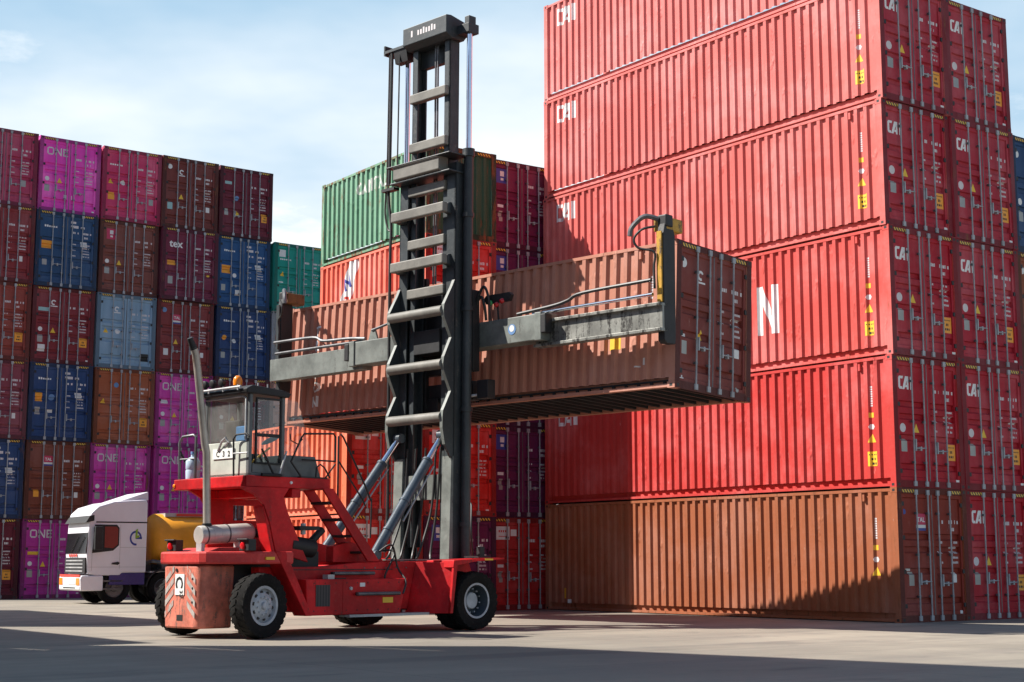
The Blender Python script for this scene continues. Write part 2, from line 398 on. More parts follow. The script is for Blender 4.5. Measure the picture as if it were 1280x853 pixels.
# ------------------------------------------------------------------ container meshes
def corr_profile(L0, L1, pitch=.278, d=.056):
    n = max(1, round((L1-L0)/pitch)); p = (L1-L0)/n; pr = [(L0, 0)]
    for i in range(n):
        a = L0+i*p
        pr += [(a+p*.34, 0), (a+p*.49, d), (a+p*.83, d), (a+p*1.0, 0)]
    return pr
KM = {}
def kit(Lc, W, H):
    """all the meshes of one container size, in local space: x across, y lengthwise from the door, z up"""
    key = (Lc, W, H)
    if key in KM: return KM[key]
    K = {'L': Lc, 'W': W, 'H': H}
    P = PAINT
    # frame
    f = MB(); c = .165
    for x0 in (0, W-.15):
        for y0 in (0, Lc-.15):
            f.box(x0, x0+.15, y0, y0+.15, .118, H-.118, P)
    for x0 in (-.004, W-.174):
        for y0 in (-.004, Lc-.174):
            for z0 in (-.002, H-.116):
                f.box(x0, x0+.178, y0, y0+.178, z0, z0+.118, P)
                # holes of the castings
                xs = x0-.0015 if x0 < 1 else x0+.1795
                f.add([(xs, y0+.055, z0+.03), (xs, y0+.125, z0+.03), (xs, y0+.125, z0+.085), (xs, y0+.055, z0+.085)], [(0, 1, 2, 3)], 's_black')
                ys = y0-.0015 if y0 < 1 else y0+.1795
                f.add([(x0+.055, ys, z0+.03), (x0+.125, ys, z0+.03), (x0+.125, ys, z0+.09), (x0+.055, ys, z0+.09)], [(0, 1, 2, 3)], 's_black')
    for sx in (0, 1):
        X = (lambda v: v) if sx == 0 else (lambda v: W-v)
        def bx(a, b, *r): f.box(min(X(a), X(b)), max(X(a), X(b)), *r, P)
        bx(.12, .14, .15, Lc-.15, .05, .215)      # web of the bottom rail, set back
        bx(.004, .13, .15, Lc-.15, .02, .08)     # lower flange
        bx(.004, .06, .15, Lc-.15, H-.085, H-.02)  # top rail
    for y0 in (.01, Lc-.07): f.box(.15, W-.15, y0, y0+.06, .02, .15, P); f.box(.15, W-.15, y0, y0+.06, H-.13, H-.015, P)
    # striped corner warning decals on the header and side rail
    for xa, xb in ((.19, .62), (W-.62, W-.19)):
        f.add([(xa, .007, H-.105), (xb, .007, H-.105), (xb, .007, H-.04), (xa, .007, H-.04)], [(0, 1, 2, 3)], 'hazard')
    K['frame'] = f.mesh('frame')
    q = MB()
    for x0 in (0, W-.15): q.box(x0+.002, x0+.148, -.003, .012, .118, H-.118, P)
    for x0 in (-.002, W-.176):
        for z0 in (0, H-.118):
            q.box(x0, x0+.174, -.008, .0, z0, z0+.114, P); q.add([(x0+.055, -.0095, z0+.03), (x0+.125, -.0095, z0+.03), (x0+.125, -.0095, z0+.09), (x0+.055, -.0095, z0+.09)], [(0, 1, 2, 3)], 's_black')
    q.box(.152, W-.152, .004, .03, -.002, .15, P); q.box(.152, W-.152, .004, .012, H-.13, H-.001, P)
    for xa, xb in ((.19, .62), (W-.62, W-.19)): q.add([(xa, .002, H-.105), (xb, .002, H-.105), (xb, .002, H-.04), (xa, .002, H-.04)], [(0, 1, 2, 3)], 'hazard')
    K['dframe'] = q.mesh('door_frame')
    # side panels
    pr = corr_profile(.15, Lc-.15); z0, z1 = .205, H-.08
    K['prof'] = pr
    def side(flip):
        s = MB(); vs = []
        for y, d in pr: vs += [((.010+d) if not flip else W-.010-d, y, z0), ((.010+d) if not flip else W-.010-d, y, z1)]
        s.add(vs, [(2*i, 2*i+2, 2*i+3, 2*i+1) if flip else (2*i+1, 2*i+3, 2*i+2, 2*i) for i in range(len(pr)-1)], P)
        # little vents
        for y in (.9,):
            xa = .004 if not flip else W-.004-.05
            s.box(xa, xa+.05, y, y+.05, H-.28, H-.13, P)
        return s.mesh('side_panel', False)
    K['side'] = side(False); K['side_r'] = side(True)
    # end panel (corrugated) at the far end, and the roof
    pe = corr_profile(.15, W-.15, .24, .04)
    def endp(y, sgn):
        s = MB(); vs = []
        for x, d in pe: vs += [(x, y+sgn*d, .15), (x, y+sgn*d, H-.13)]
        s.add(vs, [(2*i, 2*i+2, 2*i+3, 2*i+1) if sgn > 0 else (2*i+1, 2*i+3, 2*i+2, 2*i) for i in range(len(pe)-1)], P); return s.mesh('end_panel', False)
    K['end'] = endp(Lc-.03, -1); K['end_front'] = endp(.03, 1)
    r = MB(); r.box(.05, W-.05, .06, Lc-.06, H-.05, H-.03, P); K['roof'] = r.mesh('roof')
    u = MB(); u.box(.075, W-.075, .07, Lc-.07, .14, .17, 'black'); K['floor'] = u.mesh('floor')
    u = MB(); u.box(.142, W-.142, .07, Lc-.07, -.001, .17, 'black'); K['floor_deep'] = u.mesh('floor')
    u = MB(); n = int(Lc/.32)
    for i in range(1, n):
        y = i*Lc/n; u.box(.08, W-.08, y-.03, y+.03, .04, .135, 'black')
    K['beams'] = u.mesh('cross_members')
    # doors
    hz = (H-.13)-.15
    dp = [(.15, .03), (.22, .03), (.235, .06)]
    ze = H-.23
    for fz in (.165, .385, .545, .640):
        a = fz*H
        dp += [(a-.10, .06), (a-.065, .115), (a+.035, .115), (a+.05, .06)]
    dp += [(ze, .06), (ze+.02, .03), (H-.13, .03)]
    K['dprof'] = dp
    def door(x0, x1):
        d = MB(); vs = []
        for z, y in dp: vs += [(x0+.07, y, z), (x1-.07, y, z)]
        d.add(vs, [(2*i, 2*i+1, 2*i+3, 2*i+2) for i in range(len(dp)-1)], P)
        d.box(x0, x0+.072, .028, .128, .15, H-.13, P); d.box(x1-.072, x1, .028, .128, .15, H-.13, P)
        d.box(x0, x1, .13, .135, .15, H-.13, P)
        return d.mesh('door', False)
    mid = W/2
    K['door_l'] = door(.155, mid-.012); K['door_r'] = door(mid+.012, W-.155)
    g = MB(); g.box(mid-.014, mid+.014, .024, .05, .15, H-.13, 'bar_dark')
    for x in (.16, W-.16):
        for k in range(4):
            z = .35+k*(H-.7)/3; g.box(x-.05, x+.07 if x < 1 else x+.05, .002, .028, z-.045, z+.045, 'black')
    K['gasket'] = g.mesh('door_gasket')
    def rod(x):
        q = MB(); q.tube([(x, -.012, .05), (x, -.012, H-.05)], .0185, 'steel', 8, cap=False)
        for z in (.09, H-.09): q.box(x-.045, x+.045, -.03, .012, z-.06, z+.05, 'steel')
        for k in range(3):
            z = .55+k*(H-1.1)/2; q.box(x-.04, x+.04, -.018, .03, z-.025, z+.025, 'bar_dark')
        return q.mesh('lock_rod')
    K['rods'] = [rod(W*t) for t in (.265, .43, .575, .745)]
    def handle(xa, xb, z):
        q = MB(); q.tube([(xa, -.035, z), (xb, -.035, z+.01)], .014, 'steel', 6); q.box((xa+xb)/2-.025, (xa+xb)/2+.025, -.04, .03, z-.05, z+.04, 'steel')
        q.box(xa-.018, xa+.018, -.05, -.01, z-.06, z+.20, 'steel'); return q.mesh('door_handle')
    K['handles'] = [handle(W*.28, W*.43, .86), handle(W*.595, W*.745, .82)]
    # support blocks (twist locks) that fill the gap to the container above
    KM[key] = K; return K

def dash_lines(K, W, H, rng):
    """identification number and weight table: rows of tiny marks too small to read in the photograph"""
    g = []
    x = W*.60
    def row(x0, x1, z, h, gap=.012):
        a = x0; r = []
        while a < x1:
            w = h*rng.uniform(.45, .75); r.append((a, z, min(w, x1-a), h*rng.uniform(.8, 1))); a += w+gap+(h*.8 if rng.random() < .15 else 0)
        return r
    rs = row(W*.60, W*.69, H*.735, .085)+row(W*.755, W*.85, H*.735, .085)+row(W*.78, W*.84, H*.68, .08)+row(W*.875, W*.898, H*.735, .085)
    for i in range(5):
        z = H*(.585-.038*i)
        if i % 2 == 0: rs += row(W*.60, W*.655, z, .05)
        rs += row(W*.77, W*.875, z, .05, .009)
    return rect_geo(rs)

def container(name_, K, loc, rz, col, label, cat='container', group=None, rust=.15, doors=True, seed=None, full=True, logo=None, stick=None, code=True, far=False, side_marks=None, doorcol=None, rot=None, beams=False, rightside=False, sidecol=None):
    """one shipping container: an Empty at its lower near left corner, and its parts"""
    root = empty('shipping_container', label, cat, loc, rz, group)
    if rot is not None:
        root.rotation_euler = rot
    seed = random.uniform(0, 200) if seed is None else seed
    rng = random.Random(int(seed*1000))
    W, H, Lc = K['W'], K['H'], K['L']
    def part(nm, me, par=root, c=None):
        o = link(nm, me, par); o.color = (*(c or col), 1); o['seed'] = seed; o['rust'] = rust+(.3 if 'frame' in nm else 0); return o
    sc_ = sidecol or col
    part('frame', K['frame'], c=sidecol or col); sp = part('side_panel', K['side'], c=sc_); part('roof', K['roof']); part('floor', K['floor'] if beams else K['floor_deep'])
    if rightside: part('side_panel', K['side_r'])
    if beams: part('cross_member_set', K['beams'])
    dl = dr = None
    part('door_frame', K['dframe'], c=tuple(.42*a+.004 for a in (doorcol or col)))  # frame tone darkened for the shade in the gaps, and for dirt
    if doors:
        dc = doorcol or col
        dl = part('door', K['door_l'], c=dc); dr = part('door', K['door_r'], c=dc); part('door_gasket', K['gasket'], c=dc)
        for i, r in enumerate(K['rods']): part('lock_rod', r, dl if i < 2 else dr)
        for i, r in enumerate(K['handles']): part('door_handle', r, dl if i < 1 else dr)
        if code:
            part('data_lettering', decal_mesh('data_lettering', [(dash_lines(K, W, H, rng), 'dim_letter', .003)], 1, K['dprof'], lambda s, t, d: (s, d, t)), dr)
    else:
        part('end_panel', K['end_front'])
    dplace = lambda s, t, d: (s, d, t)
    def dd(nm, layers, par):
        part(nm, decal_mesh(nm, layers, 1, K['dprof'], dplace), par)
    if doors:
        if logo: logo(dd, dl, dr, W, H, rng)
        for s in (stick or ()):
            kind, fx, fz = s[:3]; x, z = fx*W, fz*H; par = dl if fx < .5 else dr
            if kind == 'tri': dd('warning_sticker', [(xf(tri_geo(.2, .2), x, z), 's_yellow', .003)], par)
            elif kind == 'ytab':
                dd('warning_sticker', [(rect_geo([(x, z, .30, .36)]), 's_orange', .003), (rect_geo([(x+.05+i*.045, z+.28, .025, .025) for i in range(5)]+[(x+.11, z+.16, .03, .06), (x+.16, z+.16, .03, .06), (x+.07, z+.06, .04, .05), (x+.13, z+.06, .05, .05), (x+.20, z+.06, .03, .05)]), 's_black', .005)], par)
            elif kind == 'rect':
                dd('sticker', [(rect_geo([(x, z, s[3], s[4])]), s[5], .003)], par)
            elif kind == 'disc': dd('sticker', [(xf(disc_geo(s[3]), x, z), s[4], .003)], par)
    if side_marks:
        pr = K['prof']
        for nm, layers in side_marks(K, rng):
            part(nm, decal_mesh(nm, layers, 0, [(y, d) for y, d in pr], lambda s, t, d: (.010+d, s, t)), sp)
    return root
# on the left side (seen from -x) right is -y: s runs from the far end; flip text
def flip_s(geo, s_left): return [(s_left-a, b) for a, b in geo[0]], geo[1]
# ---- door logos
def L_cai(dd, dl, dr, W, H, rng): dd('company_lettering', [(xf(cai_geo(.29), W*.11, H*.745), 'letter', .003)], dl)
def one_geo(h):
    t = .17; P = []
    q = lambda x0, x1, y0, y1: [(x0, y0), (x1, y0), (x1, y1), (x0, y1)]
    P += [q(0, t, .2, .8), q(.72, .72+t, .2, .8), q(.2, .69, 0, t), q(.2, .69, 1-t, 1), [(0, .2), (.2, 0), (.2, t), (t, .2)], [(.69, 0), (.89, .2), (.72, .2), (.69, t)], [(0, .8), (t, .8), (.2, 1-t), (.2, 1)], [(.69, 1-t), (.72, .8), (.89, .8), (.69, 1)]]
    a = 1.05; P += [q(a, a+t, 0, 1), q(a+.68, a+.68+t, 0, 1), [(a+t, 1), (a+t, .72), (a+.68, 0), (a+.68, .28)]]
    a = 2.06; P += [q(a, a+t, 0, 1), q(a+t, a+.72, 0, t), q(a+t, a+.66, .5-t/2, .5+t/2), q(a+t, a+.72, 1-t, 1)]
    vs = []; fs = []
    for p in P: k = len(vs); vs += [(x*h, y*h) for x, y in p]; fs.append(tuple(range(k, k+4)))
    return vs, fs
def L_one(dd, dl, dr, W, H, rng): dd('company_lettering', [(xf(one_geo(.30), W*.125, H*.765), 'dim_letter', .003)], dl)
def L_tex(dd, dl, dr, W, H, rng): dd('company_lettering', [(xf(text_geo('tex', .42, .025), W*.13, H*.73), 'letter', .003)], dl)
def L_tal(dd, dl, dr, W, H, rng):
    dd('company_sign', [(rect_geo([(W*.285, H*.725, .33, .24)]), 's_pink', .003), (rect_geo([(W*.285, H*.70, .33, .07)]), 's_white', .003), (rect_geo([(W*.285, H*.68, .33, .055)]), 's_blue', .003),
                    (xf(text_geo('TAL', .15, .02), W*.30, H*.745), 'letter', .006)], dl)
def L_mark(dd, dl, dr, W, H, rng):
    dd('logo', [(ring_geo(.05, .10, .5, 5.2), 'letter', .003)] and [(xf(ring_geo(.05, .10, .5, 5.2), W*.34, H*.80), 'letter', .003), (rect_geo([(W*.29, H*.745, .27, .035)]), 'letter', .003)], dl)
def L_blue(dd, dl, dr, W, H, rng):
    rs = [(W*.14+i*.085, H*.785, .06, .06+.02*(i < 2)) for i in range(6)]
    dd('lettering', [(rect_geo(rs), 'letter', .003)], dl)
    dd('lettering', [(rect_geo([(W*.56, H*.87, .2, .08), (W*.56, H*.81, .3, .1), (W*.72, H*.81, .16, .08)]), 'dim_letter', .0045)], dr)
    dd('sticker', [(rect_geo([(W*.73, H*.57, .26, .2)]), 's_white', .003)], dr)
def L_hand(dd, dl, dr, W, H, rng):
    dd('lettering', [(rect_geo([(W*.12+i*.09, H*.755, .06, .06) for i in range(6)]), 'letter', .003)], dl)
def L_none(dd, dl, dr, W, H, rng): pass
def L_sign(colr, mark='s_white'):
    def f(dd, dl, dr, W, H, rng):
        dd('company_sign', [(rect_geo([(W*.12, H*.74, .40, .42)]), colr, .003), (rect_geo([(W*.12+.13, H*.74+.2, .14, .15), (W*.12+.15, H*.74+.08, .1, .07)]), mark, .005)], dl)
    return f
def L_wsign(dd, dl, dr, W, H, rng):
    dd('company_sign', [(rect_geo([(W*.12, H*.76, .45, .36)]), 's_white', .003), (rect_geo([(W*.12+.08+i*.07, H*.76+.2, .045, .06) for i in range(4)]), 's_red', .005), (rect_geo([(W*.12+.08, H*.76+.08, .3, .02)]), 's_red', .005)], dl)
    dd('sticker', [(rect_geo([(W*.33, H*.80, .2, .18)]), 's_white', .003)], dl)
# ---- side markings
def side_code(K, s):
    H = K['H']
    r = [(xf(rect_geo([(s, H*.62+i*.052, .05, .036) for i in range(9)])), 'dim_letter', .003)]
    return r
def SM_right(K, rng):
    """vertical row of stickers near the door end of the side"""
    H = K['H']; s = .62
    return [('side_code_lettering', side_code(K, s)),
            ('sticker', [(rect_geo([(s-.02, H*.535, .10, .11)]), 's_yellow', .003)]),
            ('sticker', [(xf(disc_geo(.065, 6), s+.03, H*.465), 'dim_letter', .003)]),
            ('warning_sticker', [(xf(tri_geo(.19, .19), s-.065, H*.345), 's_yellow', .003)]),
            ('warning_sticker', [(rect_geo([(s-.12, H*.165, .26, .32)]), 's_yellow', .003), (rect_geo([(s-.10+i*.045, H*.155+.27, .024, .024) for i in range(5)]+[(s-.03, H*.155+.16, .03, .05), (s+.03, H*.155+.16, .03, .05), (s-.06, H*.155+.06, .04, .05), (s, H*.155+.06, .05, .05)]), 's_black', .005)])]
def SM_cai(K, rng):
    return SM_right(K, rng)+[('company_lettering', [(flip_s(cai_geo(.50), K['L']-.55), 'letter', .003)])] if True else []
def SM_cai(K, rng):
    g = xf(cai_geo(.50), 0, K['H']*.735); return SM_right(K, rng)+[('company_lettering', [(flip_s(g, K['L']-.55), 'letter', .003)])]
def SM_n(K, rng):
    g = xf(([(0, 0), (.17, 0), (.17, .78), (.46, 0), (.65, 0), (.65, 1.18), (.48, 1.18), (.48, .40), (.19, 1.18), (0, 1.18)], [(0, 1, 2, 8, 9), (3, 4, 5, 6, 7), (2, 3, 7, 8)]), 0, K['H']*.30)
    return SM_right(K, rng)+[('letter_marking', [(flip_s(g, 4.02), 'letter', .003)])]
def SM_tal(K, rng):
    H = K['H']; s = .62
    return SM_right(K, rng)[:4]+[('sticker', [(rect_geo([(K['L']-.85, .32, .1, .28)]), 's_yellow', .003), (rect_geo([(K['L']-1.05, .2, .1, .1)]), 's_white', .003)])]
def SM_triton(K, rng):
    H = K['H']; Lc = K['L']; out = []
    for i, ch in enumerate('TRITON'):
        g = xf(text_geo(ch, .36, .02), 0, H*(.72-.118*i)); out.append((flip_s(g, Lc-1.05), 'letter', .003))
    return [('company_lettering', out), ('side_code_lettering', side_code(K, .62)),
            ('warning_sticker', [(rect_geo([(1.42, H*.30, .28, .24)]), 's_yellow', .003)]), ('sticker', [(rect_geo([(.75, H*.17, .05, .14), (.9, H*.16, .12, .03)]), 'dim_letter', .003)])]
def SM_capital(K, rng):
    return [('company_lettering', [(flip_s(xf(text_geo('CAPITAL', .52, .02, .85), 0, K['H']*.70), 3.85), 'faded_letter', .003)])]
def SM_band(K, rng):
    H = K['H']; Lc = K['L']
    band = ([(0, 0), (.62, 0), (1.55, 2.2), (.93, 2.2)], [(0, 1, 2, 3)])
    la = [(flip_s(xf(band, 0, .21), Lc-.75), 's_white', .003),
          (flip_s(xf(text_geo('N', .55, .03), .76, 1.55, .3), Lc-.75), 's_blue', .005),
          (flip_s(xf(ring_geo(.15, .23), .78, 1.18), Lc-.75), 's_red', .005),
          (flip_s(xf(text_geo('L', .5, .03), .36, .42, .3), Lc-.75), 's_blue', .005)]
    return [('white_band_sign', la)]

K40 = kit(12.192, 2.41, 2.893); K20 = kit(5.95, 2.30, 2.514)
ORD = ['ground level', 'second level', 'third level', 'fourth level', 'fifth level', 'sixth level']
ORDN = ['lowest', 'second up', 'third up', 'fourth up', 'fifth up', 'topmost']
std = [('tri', .30, .40), ('disc', .14, .44, .085, 's_white'), ('rect', .10, .27, .2, .28, 's_grey'), ('rect', .88, .055, .09, .05, 's_white')]
cai_st = [('tri', .30, .42), ('disc', .15, .45, .10, 'dim_letter'), ('rect', .12, .27, .2, .28, 's_grey'), ('ytab', .775, .22), ('rect', .88, .055, .12, .05, 's_white')]

# ------------------------------------------------------------------ near right block (R)
TH = .6495
vR, uR = Vector((cos(TH), sin(TH), 0)), Vector((-sin(TH), cos(TH), 0))
cR = Vector((8.3044, 32.9087, 0)); HL = 2.9
grpR = 'containers of the near right stack'
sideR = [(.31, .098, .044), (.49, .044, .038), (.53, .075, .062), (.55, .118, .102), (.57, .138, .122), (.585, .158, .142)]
doorR = [(.24, .035, .022), (.40, .014, .026), (.40, .018, .033), (.40, .024, .042), (.40, .032, .052), (.40, .036, .056)]  # doors deeper red than the sun-faded sides, their shade put into the colour
txtR = ['orange brown container with a pink sign at the base of the near right corner stack',
        'bright red container resting on the orange brown container of the corner stack',
        'salmon red container with a big white N, behind the lifted container',
        'faded red container right above the container with the big N',
        'faded red container second from the top of the tall corner stack',
        'pale red container on top of the tall corner stack, cut by the frame']
smR = [SM_tal, SM_cai, SM_n, SM_cai, SM_cai, SM_cai]
jit = random.Random(3)
for k in range(6):
    st = cai_st if k else [('disc', .12, .82, .06, 's_blue'), ('rect', .12, .38, .2, .05, 's_white'), ('rect', .16, .27, .17, .3, 's_grey'), ('rect', .79, .29, .13, .22, 's_white'), ('rect', .86, .055, .09, .07, 's_white')]
    p = cR+Vector((0, 0, k*HL))+vR*jit.uniform(-.02, .02)+uR*jit.uniform(-.035, .035)
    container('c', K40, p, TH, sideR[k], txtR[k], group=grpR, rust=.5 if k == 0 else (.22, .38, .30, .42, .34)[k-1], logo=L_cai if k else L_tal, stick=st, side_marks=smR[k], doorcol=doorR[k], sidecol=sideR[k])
for k in range(5):
    p = cR+vR*2.42+Vector((0, 0, k*HL))+uR*jit.uniform(-.03, .03)
    lab = 'dark red container, '+['bottom', 'second up', 'middle', 'fourth up', 'topmost'][k]+' in the column right of the corner stack'
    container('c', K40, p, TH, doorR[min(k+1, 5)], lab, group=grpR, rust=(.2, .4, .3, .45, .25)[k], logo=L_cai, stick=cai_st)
for k, (c, lab) in enumerate([((.10, .02, .02), 'maroon container at the bottom of the stack on the right edge'), ((.22, .03, .03), 'red container second from the ground at the right edge'),
                              ((.24, .07, .03), 'orange brown container under the blue one at the right edge'), ((.02, .06, .15), 'blue container atop the stack at the right edge of the photo')]):
    container('c', K40, cR+vR*4.86+Vector((0, 0, k*HL))+uR*.05, TH, c, lab, group=grpR, rust=.3, logo=L_mark, stick=[('disc', .12, .85, .09, 's_white')]+std)

# ------------------------------------------------------------------ far left wall of containers (L)
cL = Vector((-19.9112, 54.3981, 0)); TL = .645
vL, uL = Vector((cos(TL), sin(TL), 0)), Vector((-sin(TL), cos(TL), 0))
grpL = 'containers of the far left wall'
CR, MA, BR, NV, MG, OB, LB, TE = (.28, .03, .075), (.16, .028, .055), (.15, .036, .030), (.018, .042, .115), (.42, .035, .26), (.24, .068, .030), (.16, .25, .33), (.012, .20, .16)
sk = lambda *a: list(std)+list(a)
yt = ('ytab', .77, .24)
LD = {  # (column, level): colour, logo, stickers, label colour words
 (0, 5): (CR, L_none, [('rect', .76, .27, .18, .26, 's_grey')], 'crimson container with a grey plate'), (0, 4): ((.17, .026, .03), L_mark, [('rect', .78, .28, .12, .2, 's_white')], 'dark red container with a small white square'), (0, 3): ((.20, .045, .035), L_hand, [yt], 'brick red container with an orange caution label'),
 (0, 2): ((.16, .035, .05), L_none, [('rect', .78, .26, .13, .2, 's_white')], 'dusky maroon container'), (0, 1): (NV, L_blue, [('disc', .6, .45, .1, 's_orange')], 'navy blue container'), (0, 0): ((.09, .012, .022), L_none, [yt], 'dark maroon container with a yellow label at ground level on the left edge'),
 (1, 5): ((.55, .05, .34), L_one, sk(('rect', .42, .19, .32, .17, 's_white')), 'bright magenta container'), (1, 4): ((.02, .055, .12), L_blue, [('rect', .09, .50, .42, .3, 's_orange'), ('rect', .12, .28, .18, .24, 's_grey')], 'dark blue container'), (1, 3): ((.15, .022, .028), L_mark, sk(yt, ('rect', .1, .68, .4, .14, 's_teal'), ('rect', .11, .15, .28, .26, 's_white')), 'dark red container with a white diamond label'),
 (1, 2): (NV, L_blue, [('rect', .07, .50, .34, .34, 's_orange'), ('disc', .36, .56, .12, 's_lightblue'), ('rect', .09, .33, .22, .28, 's_grey'), ('rect', .3, .36, .2, .12, 's_white')], 'navy blue container with an orange square'), (1, 1): ((.13, .035, .022), L_tal, [('rect', .14, .28, .2, .26, 's_orange'), ('rect', .78, .28, .14, .2, 's_white')], 'rusty brown container with a pink sign'), (1, 0): ((.30, .022, .19), L_one, sk(('rect', .10, .55, .4, .12, 's_yellow')), 'dark magenta container left of the white truck'),
 (2, 5): ((.40, .035, .10), L_hand, [('tri', .10, .50), ('disc', .35, .53, .1, 's_white'), ('rect', .06, .28, .36, .3, 's_orange'), ('rect', .8, .27, .18, .26, 's_grey')], 'crimson pink container with an orange label'), (2, 4): ((.14, .045, .035), L_sign('s_pink'), sk(), 'brown container with a pink sign'), (2, 3): (LB, L_mark, [('tri', .12, .47), ('disc', .36, .5, .1, 's_white'), ('rect', .76, .12, .32, .3, 's_black')], 'pale grey blue container'),
 (2, 2): (OB, L_none, [('tri', .11, .53), ('disc', .36, .78, .1, 's_lightblue'), yt], 'orange brown container'), (2, 1): (MG, L_one, sk(), 'magenta container above the truck cab'), (2, 0): ((.22, .02, .14), L_none, std, 'dim magenta container behind the white truck'),
 (3, 5): ((.12, .030, .026), L_mark, [('disc', .13, .86, .1, 's_white'), ('tri', .30, .42), ('rect', .1, .26, .22, .3, 's_teal'), ('rect', .79, .28, .16, .22, 's_white')], 'brown container with a white emblem'), (3, 4): ((.12, .02, .04), L_tex, [('rect', .07, .48, .42, .2, 's_orange'), ('rect', .12, .22, .2, .3, 's_grey'), ('rect', .82, .37, .12, .08, 's_yellow')], 'maroon container with white lowercase lettering'), (3, 3): ((.15, .028, .028), L_tal, [('disc', .13, .86, .1, 's_lightblue'), ('tri', .30, .40), ('rect', .13, .24, .2, .26, 's_white'), ('rect', .78, .24, .14, .2, 's_white')], 'brown red container with a pink sign'),
 (3, 2): (MG, L_one, sk(('rect', .08, .58, .34, .15, 's_white')), 'magenta container behind the exhaust pipe'), (3, 1): ((.40, .03, .25), L_one, sk(), 'magenta container behind the water bottle'), (3, 0): ((.10, .02, .03), L_none, std, 'dark container hidden behind the orange tank'),
 (4, 5): ((.105, .018, .03), L_none, [('rect', .08, .75, .36, .12, 's_teal'), ('disc', .33, .56, .1, 's_lightblue'), ('tri', .30, .31), ('rect', .09, .30, .2, .28, 's_grey'), ('ytab', .80, .26)], 'dark maroon container with a yellow label'), (4, 4): ((.02, .065, .16), L_blue, [('rect', .08, .47, .44, .34, 's_orange'), ('disc', .34, .45, .09, 's_white'), ('rect', .10, .22, .18, .26, 's_grey'), ('rect', .36, .17, .3, .22, 's_white')], 'blue container with an orange rectangle'), (4, 3): (NV, L_blue, [('disc', .16, .56, .1, 's_orange'), ('disc', .34, .52, .09, 's_white'), ('rect', .10, .27, .18, .26, 's_grey')], 'navy blue container right of the exhaust tip'),
 (4, 2): ((.12, .02, .03), L_mark, std, 'maroon container behind the orange beacon'), (4, 1): (BR, L_none, std, 'brown container behind the forklift cab'), (4, 0): ((.10, .02, .02), L_none, std, 'dark brown container behind the forklift engine deck'),
 (5, 4): (TE, L_hand, [('rect', .10, .80, .3, .3, 's_white'), ('tri', .13, .52), ('rect', .1, .42, .2, .05, 's_white'), ('rect', .12, .16, .2, .3, 's_grey')], 'teal green container left of the green one'), (5, 3): ((.36, .38, .40), L_none, [('rect', .1, .62, .4, .42, 's_lightblue'), ('rect', .14, .36, .34, .34, 's_orange')], 'pale grey container beside the spreader end'), (5, 2): ((.40, .22, .17), L_none, [], 'faded pink container seen past the cab roof'), (5, 1): (BR, L_none, [], 'brown container behind the orange red container sides'), (5, 0): (MA, L_none, [], 'maroon container at the foot of the teal column')}
colw = ['leftmost column', 'second column', 'third column', 'fourth column', 'fifth column', 'last column']
for (i, k), (c, lg, stx, lab) in LD.items():
    x = i*2.5+.045
    p = cL+vL*(x+jit.uniform(-.035, .035))+uL*jit.uniform(-.10, .10)+Vector((0, 0, k*HL))
    if i < 5 and k > 0 and len(lab.split()) < 8: lab += ', '+ORDN[k]+' in '+colw[i]+' of far left wall'
    elif len(lab.split()) < 7: lab += ', '+ORDN[k]+' in '+colw[i]+' of far left wall'
    rr = jit.uniform(.15, .55)
    c = tuple(min(.8, a*1.45) for a in c)
    container('c', K40, p, TL, c, lab, group=grpL, rust=rr, logo=lg, stick=stx, rightside=(i == 4 and k == 5) or i == 5)

# ------------------------------------------------------------------ middle block of short containers (C)
cC = Vector((-2.3236, 40.0333, 0)); TC = .61523; HC = 2.52
vC, uC = Vector((cos(TC), sin(TC), 0)), Vector((-sin(TC), cos(TC), 0))
grpC = 'short containers of the middle block'
RD, PU = (.55, .018, .012), (.13, .014, .065)
hm = L_sign('s_blue')
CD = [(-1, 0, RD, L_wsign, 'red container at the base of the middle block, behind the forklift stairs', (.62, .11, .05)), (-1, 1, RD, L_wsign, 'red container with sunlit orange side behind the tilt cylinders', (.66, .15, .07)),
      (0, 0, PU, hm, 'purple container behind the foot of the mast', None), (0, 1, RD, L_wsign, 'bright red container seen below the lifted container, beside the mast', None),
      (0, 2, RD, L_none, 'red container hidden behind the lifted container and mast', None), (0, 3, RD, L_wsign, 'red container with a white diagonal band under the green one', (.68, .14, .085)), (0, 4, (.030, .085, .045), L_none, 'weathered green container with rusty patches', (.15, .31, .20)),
      (1, 0, (.40, .014, .014), L_wsign, 'dark red container with a white sign right of the front wheel', None), (1, 1, PU, hm, 'purple container with blue sign, lower, right of the mast', None),
      (1, 2, PU, hm, 'purple container hidden behind the lifted container', None), (1, 3, PU, hm, 'purple container with a blue sign just above the lifted container', None), (1, 4, (.17, .014, .055), hm, 'wine red container with a blue sign beside the green one', None)]
for i, k, c, lg, lab, sc2 in CD:  # sc2: side colour carrying the sunlit tone, ends keep the shaded one
    p = cC+vC*(i*2.326+.013)+uC*(.38 if i == 1 else 0)+Vector((0, 0, k*HC))
    green = (i, k) == (0, 4)
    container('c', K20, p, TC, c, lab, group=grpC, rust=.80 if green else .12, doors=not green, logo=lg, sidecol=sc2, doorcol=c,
              stick=[('rect', .16, .3, .12, .3, 's_grey'), ('rect', .86, .055, .1, .05, 's_white'), ('rect', .14, .46, .2, .08, 's_white')], side_marks=SM_capital if green else SM_band if (i, k) == (0, 3) else None)

